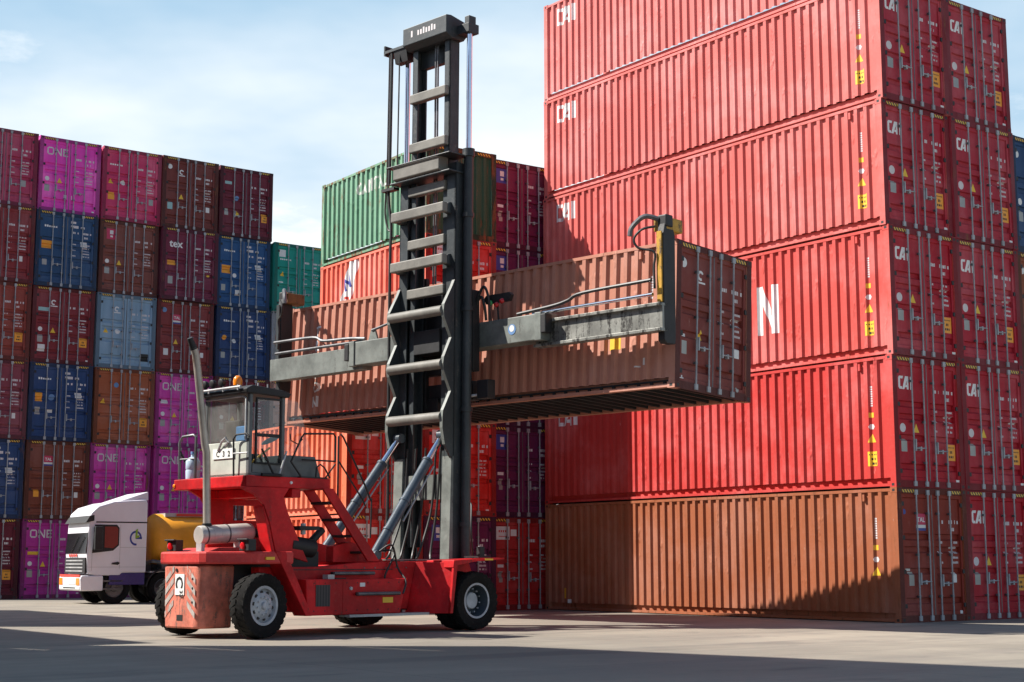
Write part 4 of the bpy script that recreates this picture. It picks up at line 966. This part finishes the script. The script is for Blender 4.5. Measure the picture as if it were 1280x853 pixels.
t2 = merge(xf(text_geo('C', .15, .03), .10, .02), xf(text_geo('3', .14, .04), .30, .02), xf(text_geo('2', .14, .04), .46, .02))
b = MB(); b.add([(X0-.0225, .29-a, 3.16+bb) for a, bb in t2[0]], t2[1], 's_black'); b.build('plate_number', pl2)
b = MB(); b.tube([(X0-.03, .12, 3.30), (X0-.05, -.02, 3.46), (X0-.05, -.14, 3.52), (X0-.04, -.2, 3.44), (X0-.03, -.1, 3.38)], .022, 'lt_grey', 8); b.build('rear_hose', cab, smooth=True)
b = MB(); b.box(X0+.06, X0+.10, -.62, -.28, 3.45, 3.72, 'bluecloth'); b.build('blue_rag', cab, bevel=.02)
# water bottle standing on the platform
wb = MB(); wb.lathe([(0, .11), (.01, .13), (.16, .135), (.18, .125), (.20, .135), (.34, .135), (.40, .09), (.42, .045), (.47, .042)], (0, 0, 0), (0, 0, 1), 'bottle', 20)
wbo = wb.build('water_bottle', None, smooth=True)
def towrld(x, y, z): return Vector((FO.x+cos(FY)*x-sin(FY)*y, FO.y+sin(FY)*x+cos(FY)*y, z))
wbo.location = towrld(-4.72, 1.10, 2.822); wbo['label'] = 'pale blue water bottle standing on the forklift cab platform'; wbo['category'] = 'bottle'
b = MB(); b.lathe([(.47, .05), (.52, .048)], (0, 0, 0), (0, 0, 1), 's_lightblue', 14); b.build('cap', wbo)

# mast, leaning forward half a degree
LEAN = .0081
def mx(z): return LEAN*(z-1.3)
class MM(MB):
    def mesh(s, name, fix=True):
        s.v = [(x+mx(z)+.30, y*1.0136+.327, 1.297+(z-1.297)*1.0136) for x, y, z in s.v]; return MB.mesh(s, name, fix)
om = MM()
for s in (-1, 1):
    a, c = s*.60, s*.86
    om.box(.05, .45, min(c-s*.05, c), max(c-s*.05, c), .7, 9.45, 'mast'); om.box(.05, .09, min(a, c), max(a, c), .7, 9.45, 'mast'); om.box(.41, .45, min(a, c), max(a, c), .7, 9.45, 'mast')
outer = om.build('outer_mast', fk, bevel=.01)
im = MM()
for s in (-1, 1):
    a, c = s*.42, s*.58
    im.box(.11, .39, min(c-s*.04, c), max(c-s*.04, c), 1.6, 12.4, 'mast'); im.box(.11, .15, min(a, c), max(a, c), 1.6, 12.4, 'mast'); im.box(.35, .39, min(a, c), max(a, c), 1.6, 12.4, 'mast')
inner = im.build('inner_mast', fk, bevel=.008)
# head of the inner mast
b = MM(); b.prism([(-.12, 12.24), (-.12, 12.62), (.02, 12.64), (.52, 12.55), (.52, 12.30), (.40, 12.15), (.05, 12.15)], -.70, .66, 'y', 'mast'); hdm = b.build('mast_head', inner, bevel=.012)
b = MM(); b.box(.30, .42, -.52, .52, 11.78, 12.2, 'mast'); b.build('head_gusset', inner)
t3 = rect_geo([(i*.085, 0, .05, .11+.03*(i % 3 == 0)) for i in range(8)])
b = MM(); b.add([(-.1225, .40-a-(.12 if i > 3 else 0), 12.38+bb) for i, (a, bb) in enumerate(t3[0])], t3[1], 'dim_letter'); b.build('raised_lettering', hdm)
for s in (-1, 1):
    b = MM(); b.box(.20, .50, s*.70 if s > 0 else -1.05, 1.05 if s > 0 else s*.70, 12.24, 12.44, 'mast'); b.box(.22, .42, min(s*.90, s*1.04), max(s*.90, s*1.04), 12.22, 12.60, 'mast'); b.build('rod_bracket', inner, bevel=.01)
    b = MM(); b.tube([(.31, s*.965, 1.35), (.31, s*.965, 9.62)], .10, 'mast', 18); b.tube([(.31, s*.965, 9.58), (.31, s*.965, 9.74)], .13, 'mast', 18)
    for z in (2.0, 4.3, 6.35, 8.3): b.tube([(.31, s*.965, z), (.31, s*.965, z+.09)], .125, 'mast', 16)
    lc = b.build('lift_cylinder', fk, smooth=True)
    b = MM(); b.tube([(.31, s*.965, 9.7), (.31, s*.965, 12.3)], .058, 'chrome', 18); b.build('piston_rod', lc, smooth=True)
# cross bars: inner ones between the inner rails, outer ones standing back from the outer rails
for z in (11.06, 9.98, 9.02, 7.88, 6.83):
    b = MM(); b.box(.0, .16, -.56, .56, z-.10, z+.10, 'bar'); b.box(.15, .35, -.44, -.40, z-.08, z+.12, 'mast'); b.build('cross_bar', inner, bevel=.02)
for z in (8.50, 7.42):
    b = MM(); b.box(-.20, -.05, -.74, .88, z-.11, z+.10, 'bar')
    for s in (-1, 1): b.prism([(-.05, z-.11), (.06, z-.13), (.06, z+.13), (-.05, z+.10)], s*.62 if s > 0 else -.74, .88 if s > 0 else s*.60, 'y', 'mast')
    b.build('cross_bar', outer, bevel=.025)
b = MM(); b.prism([(-.22, 9.30), (-.22, 9.52), (-.26, 9.57), (.06, 9.60), (.06, 9.26), (-.1, 9.24)], -.62, .80, 'y', 'bar'); b.box(-.26, .3, -.98, 1.0, 9.57, 9.60, 'mast'); b.box(-.18, .3, -.9, .95, 9.22, 9.26, 'mast'); b.build('upper_tie', outer, bevel=.015)
# wavy side plates carrying three round bars
zs = (6.33, 5.24, 4.17)
def wave(z):
    d = min(abs(z-q) for q in zs); return max(0., 1-d/.56)
zz = [6.98, 6.85, 6.45, 6.33, 6.2, 5.79, 5.38, 5.24, 5.1, 4.70, 4.3, 4.17, 3.95, 3.62]
for s in (-1, 1):
    pl = [(.04, 7.02)]
    for z in zz:
        f = {6.98: 0, 6.85: .2, 6.45: .95, 6.33: 1, 6.2: .95, 5.79: .25, 5.38: .92, 5.24: 1, 5.1: .92, 4.70: .25, 4.3: .95, 4.17: 1, 3.95: 1, 3.62: .75}[z]
        pl.append((.04-.30*f, z))
    pl += [(.04, 3.3)]
    b = MM(); b.prism(pl, s*.80, s*.86, 'y', 'mast'); b.add([(p[0]-.004, y, p[1]) for p in pl[1:-1] for y in (s*.79, s*.87)], [(2*i, 2*i+1, 2*i+3, 2*i+2) for i in range(len(pl)-3)], 'beam'); b.build('wavy_side_plate', outer)  # paler edge strip: the sunlit edge put into the colour
for z in zs:
    b = MM(); b.tube([(-.21, -.80, z), (-.21, .80, z)], .105, 'bar', 16); b.build('round_cross_bar', outer, smooth=True)
b = MM(); b.box(.06, .10, -.60, .60, 2.55, 3.05, 'beam'); b.prism([(-.05, .9), (.06, .9), (.06, 3.4), (.0, 3.4)], -.86, -.60, 'y', 'beam'); b.prism([(-.05, .9), (.06, .9), (.06, 3.4), (.0, 3.4)], .60, .86, 'y', 'beam'); b.build('lower_tie', outer)
b = MM(); b.box(.10, .3, -.6, .6, .75, 1.2, 'mast'); b.build('mast_foot', outer)
# chains and hoses
b = MM()
for y in (-.12, -.05): b.tube([(.2, y, 7.0), (.2, y, 12.2)], .022, 'bar_dark', 6)
b.build('lift_chain', inner)
b = MM(); b.box(.0, .30, .66, 1.42, 12.28, 12.34, 'mast'); b.box(.0, .30, 1.38, 1.42, 12.24, 12.46, 'mast'); b.prism([(.02, 12.28), (.3, 12.28), (.25, 12.0), (.08, 12.0)], .72, 1.12, 'y', 'black'); b.build('hose_arm', inner)
for x, y, r in ((.05, 1.28, .016), (.05, 1.20, .036), (.05, .95, .016)):
    b = MM(); b.tube([(x, y, 12.3), (x-.02, y, 9.3)], r, 'hose', 8); b.build('hose', inner)
b = MM(); b.box(-.06, .1, .95, 1.36, 9.16, 9.22, 'black'); b.build('hose_clamp', outer)
b = MM(); b.tube(sm([(.03, 1.22, 9.2), (.03, 1.2, 8.9), (.03, 1.12, 8.4), (.0, 1.10, 7.6), (.0, 1.08, 5.0), (.0, 1.05, 2.4), (-.1, 1.0, 1.5)]), .032, 'hose', 8); b.build('hose', outer, smooth=True)
b = MM(); b.tube(sm([(.03, 1.3, 9.2), (.03, 1.32, 8.7), (.03, 1.22, 8.35), (.03, 1.12, 8.3)]), .02, 'hose', 8); b.build('hose', outer, smooth=True)
for y, dx in ((.25, -.35), (-.05, -.30), (-.35, -.45), (-.5, -.2), (.5, -.5)):
    b = MM(); b.tube(sm([(.05, y, 3.6), (.0, y+.05, 2.4), (dx*.6, y+.08, 1.55), (dx, y, 1.36)]), .025, 'hose', 7); b.build('hose', outer, smooth=True)
for pts in ([(-1.75, -.75, 1.5), (-1.6, -.95, 1.62), (-1.45, -.95, 1.2), (-1.5, -1.24, .95), (-1.62, -1.3, .72)], [(-1.7, -.6, 1.5), (-1.5, -.9, 1.5), (-1.72, -.92, 1.1), (-1.75, -.92, .98)], [(.3, -1.2, 1.36), (.1, -1.35, 1.9), (.25, -1.2, 2.4), (.35, -1.05, 2.45)]):
    b = MB(); b.tube(sm(pts), .02, 'hose', 7); b.build('hose', fk, smooth=True)
b = MB(); b.box(.25, .55, -1.45, -1.0, 1.385, 1.42, 'black'); b.box(.3, .42, -1.4, -1.3, 1.42, 1.6, 'black'); b.tube([(.48, -1.2, 1.42), (.48, -1.2, 1.62)], .03, 'lt_grey', 8); b.build('valve_block', fk)
# tilt cylinders
for s in (-1, 1):
    A = Vector((-1.78, s*.66+(.30 if s > 0 else 0), 1.44)); B = Vector((.26, s*.66+.327, 3.86)); D = B-A
    b = MB(); b.tube([A, A+D*.78], .10, 'cyl', 18)
    for q in (.18, .42, .76): b.tube([A+D*q, A+D*(q+.015)], .114, 'cyl', 18)
    b.lathe([(-.1, .09), (.1, .09)], A, (0, 1, 0), 'cyl', 14); tc_ = b.build('tilt_cylinder', fk, smooth=True)
    b = MB(); b.tube([A+D*.78, A+D*.97], .062, 'chrome', 16); b.lathe([(-.09, .1), (.09, .1)], B, (0, 1, 0), 'cyl', 14); b.build('piston_rod', tc_, smooth=True)
    b = MB(); b.tube([A+D*.3+Vector((.1, -.1, -.08)), A+D*.76+Vector((.1, -.1, -.08))], .018, 'lt_grey', 6); b.build('oil_line', tc_)
# carriage in front of the mast
b = MB()
for s in (-1, 1): b.box(.76, .86, .327+min(s*.40, s*.60), .327+max(s*.40, s*.60), 4.2, 7.3, 'black')
b.box(.84, 1.04, -.62, 1.28, 5.2, 6.9, 'black'); b.box(.86, 1.08, -.60, 1.25, 4.6, 5.0, 'black'); b.box(.8, 1.3, .4, .9, 4.3, 4.7, 'black'); b.box(.4, .8, -.08, .72, 5.6, 6.1, 'black'); b.build('carriage', fk, bevel=.015)
b = MB(); b.tube(sm([(.95, -.6, 6.65), (.97, -.80, 6.95), (1.0, -.92, 6.7), (1.05, -.9, 6.25)]), .03, 'hose', 8); b.tube(sm([(.95, -.55, 6.5), (.97, -.72, 6.75), (1.0, -.80, 6.55), (1.05, -.8, 6.25)]), .03, 'hose', 8); b.build('hose', fk, smooth=True)
b = MB(); b.box(.78, 1.0, -1.12, -.80, 4.60, 4.98, 'black'); b.tube([(.70, -.62, 4.66), (.9, -.95, 4.70)], .03, 'lt_grey', 8); b.build('sensor_box', fk, bevel=.02)
# spreader: centre beam, two telescopic beams, end arms that hook the top of the container
SZ0, SZ1 = 5.70, 6.20
sp_ = MB(); sp_.box(1.05, 1.50, -2.22, 3.45, SZ0, SZ1+.03, 'beam'); sp_.box(1.02, 1.05, -.6, 1.25, 5.6, 6.3, 'black'); spr = sp_.build('spreader_beam', fk, bevel=.02)
for y in (-2.22, 3.45):
    s = -1 if y < 0 else 1
    b = MB(); b.box(1.02, 1.53, min(y-s*.02, y+s*.16), max(y-s*.02, y+s*.16), SZ0-.02, SZ1+.05, 'beam'); b.box(1.0, 1.2, min(y+s*.16, y+s*.30), max(y+s*.16, y+s*.30), SZ0+.12, SZ1, 'black'); b.build('beam_collar', spr, bevel=.015)
b = MB(); b.lathe([(0, .11), (.006, .11)], (1.048, -1.55, 5.98), (-1, 0, 0), 's_lightblue', 16); b.lathe([(.006, .07), (.010, .07)], (1.048, -1.55, 6.0), (-1, 0, 0), 's_white', 12); b.build('round_sticker', spr)
for s, ye in ((-1, -5.27), (1, 6.75)):
    y0, y1 = sorted((s*2.0 if s < 0 else 3.3, ye))
    b = MB()
    if s < 0: b.box(1.28, 1.34, y0, y1, 5.62, 6.08, 'beamw'); b.box(1.20, 1.44, y0, y1, 6.06, 6.12, 'beamw'); b.box(1.20, 1.44, y0, y1, 5.58, 5.64, 'beamw')
    else: b.box(1.16, 1.46, y0, y1, 5.62, 6.14, 'beam')
    ex = b.build('telescopic_beam', spr, bevel=.006)
    yo = ye; yi = ye-s*.16
    b = MB(); b.prism([(1.34, 5.42), (1.40, 5.36), (1.66, 5.36), (1.68, 5.5), (1.70, 7.45), (1.60, 7.74), (1.42, 7.74), (1.34, 7.4)], yo, yi, 'y', 'black'); arm = b.build('end_arm', spr, bevel=.012)
    b = MB(); b.box(1.30, 1.338, min(yo, yi)+.025, max(yo, yi)-.025, 6.14, 7.50, 'yellow' if s < 0 else 'mast'); b.build('arm_face', arm)
    b = MB(); b.box(1.42, 1.95, min(yo, yi-s*.14), max(yo, yi-s*.14), 7.53, 7.80, 'yellow' if s < 0 else 'rusty'); b.box(1.40, 1.62, min(yo, yi)-.03, max(yo, yi)+.03, 7.60, 7.84, 'black'); b.build('twistlock_head', arm, bevel=.03)
    b = MB(); b.tube(sm([(1.42, yi, 7.76), (1.25, yi-s*.22, 7.82), (1.12, yi-s*.42, 7.62), (1.1, yi-s*.46, 7.45)]), .05, 'bar_dark', 8); b.tube(sm([(1.3, yi, 7.6), (1.15, yi-s*.2, 7.55), (1.10, yi-s*.36, 7.38), (1.14, yi-s*.28, 7.2), (1.26, yi, 7.1), (1.27, yi-s*.02, 6.8), (1.26, yi, 6.4)]), .024, 'hose', 8); b.build('hose_guide', arm, smooth=True)
    b = MB(); b.tube([(1.20, s*2.0 if s < 0 else 3.3, 6.26), (1.20, yi, 6.28)], .035, 'chrome' if s < 0 else 'bar_dark', 10); b.build('extension_rod', spr, smooth=True)
    mid = (2.9*s if s < 0 else 4.2)
    b = MB(); b.tube(sm([(1.16, s*1.6 if s < 0 else 3.2, 6.30), (1.16, s*2.6 if s < 0 else 3.8, 6.36), (1.16, s*3.0 if s < 0 else 4.7, 6.42 if s < 0 else 6.40), (1.16, s*3.4 if s < 0 else 5.1, 6.52), (1.16, yi, 6.55)]), .036, 'hose' if s < 0 else 'bar_dark', 8); b.build('hydraulic_hose', spr, smooth=True)
b = MB(); b.prism([(2.75, 6.2), (3.1, 6.2), (2.98, 6.5), (2.88, 6.5)], 1.15, 1.2, 'x', 'beam'); b.tube([(1.15, 2.95, 6.46), (1.15, 2.4, 6.55), (1.15, 2.1, 6.5)], .03, 'bar_dark', 8); b.build('hose_post', spr)
# signal lamps on a post
b = MB(); b.tube([(1.2, -1.02, 6.2), (1.2, -.98, 6.62)], .022, 'black', 8); b.prism([(-1.34, 6.62), (-.66, 6.62), (-.60, 6.74), (-.66, 6.80), (-1.34, 6.80), (-1.40, 6.74)], 1.18, 1.26, 'x', 'black'); sl = b.build('signal_lamp_post', spr)
for y, z, mt in ((-.82, 6.62, 'greenlens'), (-1.0, 6.57, 'redlens'), (-1.16, 6.63, 'redlens')):
    b = MB(); b.lathe([(-.055, .005), (-.05, .03), (0, .06), (.05, .03), (.055, .005)], (1.15, y, z), (-1, 0, 0), mt, 14); b.build('signal_lamp', sl, smooth=True)

# ------------------------------------------------------------------ white tractor truck with an orange tank trailer
HA = .55   # heading (pointing left and towards the camera)
def tpx(px, dist): return Vector(((px-640)/1899.2*dist, dist, 0))
tk0 = tpx(113, 48.4)      # ground below the front corner on our side
tr_ = empty('tractor_truck', 'white tractor truck with a round blue and green logo, parked by the magenta containers', 'truck', tk0, HA+pi)
# local: x forward, y left (our side is +y? front faces left, so the side we see is the driver left): shift so that y=0 is the visible side plane
def TB(): return MB()
b = TB(); SIDE = [(-.06, .95), (.0, 1.55), (-.06, 2.50), (-.12, 2.86), (-.40, 3.08), (-1.0, 3.24), (-2.25, 3.32), (-2.30, 3.2), (-2.30, .98), (-1.4, .98), (-1.25, .9), (-.35, .9)]
b.prism(SIDE, -2.42, 0, 'y', 'truckwhite'); tcab = b.build('cab', tr_, bevel=.05)
b = TB(); b.prism([(-.85, 3.06), (-1.2, 3.25), (-2.34, 3.58), (-2.36, 3.30), (-1.5, 3.22)], -2.3, -.12, 'y', 'truckwhite'); b.build('roof_deflector', tcab, bevel=.03)
b = TB(); b.prism([(.03, 1.60), (.025, 1.68), (-.07, 2.46), (-.17, 2.70), (-.24, 2.68), (-.16, 2.4), (-.04, 1.58)], -2.38, -.03, 'y', 'darkglass'); b.build('windscreen', tcab)
b = TB(); b.prism([(.08, 2.56), (-.08, 2.78), (-.24, 2.80), (-.24, 2.62)], -2.4, 0.02, 'y', 'black'); b.build('sun_visor', tcab)
b = TB(); b.box(-2.3, -.32, -.01, .006, 2.56, 2.60, 'black'); b.build('drip_line', tcab)
b = TB(); b.prism([(-.20, 1.60), (-.28, 2.50), (-1.12, 2.50), (-1.22, 2.40), (-1.22, 1.85), (-1.0, 1.68)], .002, .012, 'y', 'black'); sw = b.build('side_window', tcab)
b = TB(); b.prism([(-.66, 1.78), (-.66, 2.44), (-1.10, 2.44), (-1.17, 2.36), (-1.17, 1.88), (-1.0, 1.76)], .013, .02, 'y', 'curtain'); b.build('curtain', sw)
b = TB(); b.box(-.52, -.22, .05, .25, 1.70, 2.44, 'black'); b.box(-.45, -.3, -.02, .06, 2.40, 2.46, 'black'); b.build('wing_mirror', tcab, bevel=.06)
b = TB(); b.tube([(.06, -1.6, 1.62), (.0, -1.0, 2.1)], .015, 'black', 6); b.tube([(.06, -.9, 1.62), (.0, -.3, 2.1)], .015, 'black', 6); b.build('wiper', tcab)
b = TB(); b.box(-1.2, -.45, -.3, .01, .45, .50, 'bar_dark'); b.box(-1.2, -.45, -.3, -.02, .70, .75, 'bar_dark'); b.build('cab_step', tr_)
b = TB(); b.box(-1.27, -1.26, -.002, .004, 1.1, 2.5, 's_grey'); b.box(-2.28, -1.26, -.002, .004, 1.78, 1.788, 's_grey'); b.box(-.21, -.20, -.002, .004, 1.05, 1.7, 's_grey'); b.box(-2.28, -.05, -.002, .004, 1.16, 1.168, 's_grey'); b.prism([(-.35, .92), (-1.3, .92), (-1.2, 1.14), (-.5, 1.14)], -.01, .008, 'y', 'truckwhite'); b.build('door_seam', tcab)
b = TB(); b.prism([(-.95, 1.25), (-.98, 1.30), (-1.2, 1.33), (-1.28, 1.29), (-1.2, 1.23)], .0, .02, 'y', 's_black'); b.build('door_handle', tcab)
lg = ring_geo(.17, .235, -.15, 4.9)
b = TB(); b.add([(-1.86-a, .006, 2.08+bb) for a, bb in lg[0]], lg[1], 's_blue'); b.add([(-1.86-a, .006, 2.08+bb) for a, bb in [(.0, -.03), (.24, -.03), (.24, .03), (.0, .03)]], [(0, 1, 2, 3)], 's_blue')
b.add([(-1.86-a, .008, 2.08+bb) for a, bb in [(-.02, -.02), (.14, .03), (.14, .10), (.06, .08), (.08, .30), (-.01, .26)]], [(0, 1, 2, 3, 4, 5)], 'lime'); b.build('round_logo', tcab)
b = TB(); b.box(-.03, .03, -2.36, -.06, .95, 1.46, 'black')
for k in range(4): b.box(.03, .045, -2.2, -.3, 1.02+k*.11, 1.06+k*.11, 'lt_grey')
b.build('grille', tcab)
b = TB()
for k in range(5): b.box(.03, .036, -1.9+k*.2, -1.78+k*.2, 1.49, 1.58, 's_red')
b.build('front_lettering', tcab)
b = TB(); b.prism([(.16, .42), (.18, .80), (.14, .90), (-.55, .90), (-.55, .42)], -2.44, .03, 'y', 'truckwhite'); bump = b.build('bumper', tr_, bevel=.04)
b = TB()
for y0, y1 in ((-.42, -.06), (-2.36, -2.0)): b.box(.16, .19, y0, y1, .60, .82, 'amber')
b.build('headlamp', bump)
b = TB(); b.box(.16, .186, -1.35, -.55, .62, .80, 's_white'); b.build('number_plate', bump); b = TB(); b.box(.15, .182, -2.35, -.06, .86, .93, 's_red'); b.box(.15, .181, -2.35, -.06, .47, .56, 's_white'); b.box(.15, .184, -1.9, -.5, .49, .53, 's_black'); b.build('bumper_stripe', bump)
b = TB(); b.prism([(-.75, .60), (-1.9, .60), (-1.9, .98), (-.75, .98)], -.35, -.02, 'y', 'purple'); b.build('side_skirt', tr_, bevel=.02)
b = TB(); b.box(-6.2, -.6, -1.65, -1.45, .62, .9, 'black'); b.box(-6.2, -.6, -.95, -.75, .62, .9, 'black'); b.box(-3.2, -2.3, -2.2, -.1, .5, .95, 'black'); b.build('chassis_frame', tr_)
def twheel(x, y, r, par, wd=.32, s=1):
    t = MB(); hw = wd/2; t.lathe([(-hw*.7, r*.6), (-hw, r*.75), (-hw*.9, r*.95), (-hw*.7, r), (hw*.7, r), (hw*.9, r*.95), (hw, r*.75), (hw*.7, r*.6)], (0, 0, 0), (0, 1, 0), 'rubber', 30, closed=True)
    o = t.build('wheel', par, smooth=True); o.location = (x, y, r)
    m_ = MB(); m_.lathe([(s*hw*.6, r*.6), (s*hw*.7, r*.55), (s*hw*.1, r*.5), (s*hw*.15, r*.3), (s*hw*.8, r*.22), (s*hw*.85, .001)], (0, 0, 0), (0, 1, 0), 'bar_dark', 24); m_.build('rim', o, smooth=True)
for y, s in ((-.22, 1), (-2.2, -1)): twheel(-.95, y, .50, tr_, s=s)
for y, s in ((-.20, 1), (-.55, 1), (-1.87, -1), (-2.22, -1)): twheel(-2.55, y, .50, tr_, s=s)
for y in (-.38, -2.05):
    b = TB(); pr_ = arc((-2.55, .5), .60, pi*.02, pi*.98, 12)+list(reversed(arc((-2.55, .5), .56, pi*.02, pi*.98, 12))); b.prism(pr_, y-.36, y+.36, 'y', 'black'); b.build('mudguard', tr_)
b = TB(); b.box(-4.2, -2.1, -1.9, -.1, .98, 1.03, 'lt_grey'); b.build('catwalk', tr_)
tcab.scale = (.84, 1, 1)
# tank trailer
trl = empty('tank_trailer', 'orange tank trailer behind the white truck cab, partly hidden by the forklift', 'trailer', tk0+Vector((cos(HA+pi)*-2.15, sin(HA+pi)*-2.15, 0)), HA+pi)
b = MB(); b.lathe([(0, .35), (.03, .62), (.10, .80), (.22, .88), (2.3, .88), (2.42, .80), (2.5, .5), (2.5, .01)], (-.15, -1.2, 2.02), (-1, 0, 0), 'orange_tank', 32)
tank = b.build('tank', trl, smooth=True)
b = MB(); b.prism([(-.62, 2.80), (-.62, 2.92), (-2.2, 2.92), (-2.2, 2.80)], -1.65, -.75, 'y', 'lt_grey'); b.box(-1.9, -1.0, -.74, -.72, 2.82, 2.9, 's_red'); b.build('walkway', tank)
b = MB(); b.box(-2.4, -.2, -1.65, -.75, 1.03, 1.25, 'black'); b.box(-.6, -.4, -2.0, -.3, .95, 1.4, 'bar_dark'); b.tube([(-.1, -.9, 1.3), (-.1, -.3, 1.35), (-.4, -.2, 1.3)], .06, 'bar_dark', 8); b.build('trailer_frame', trl)
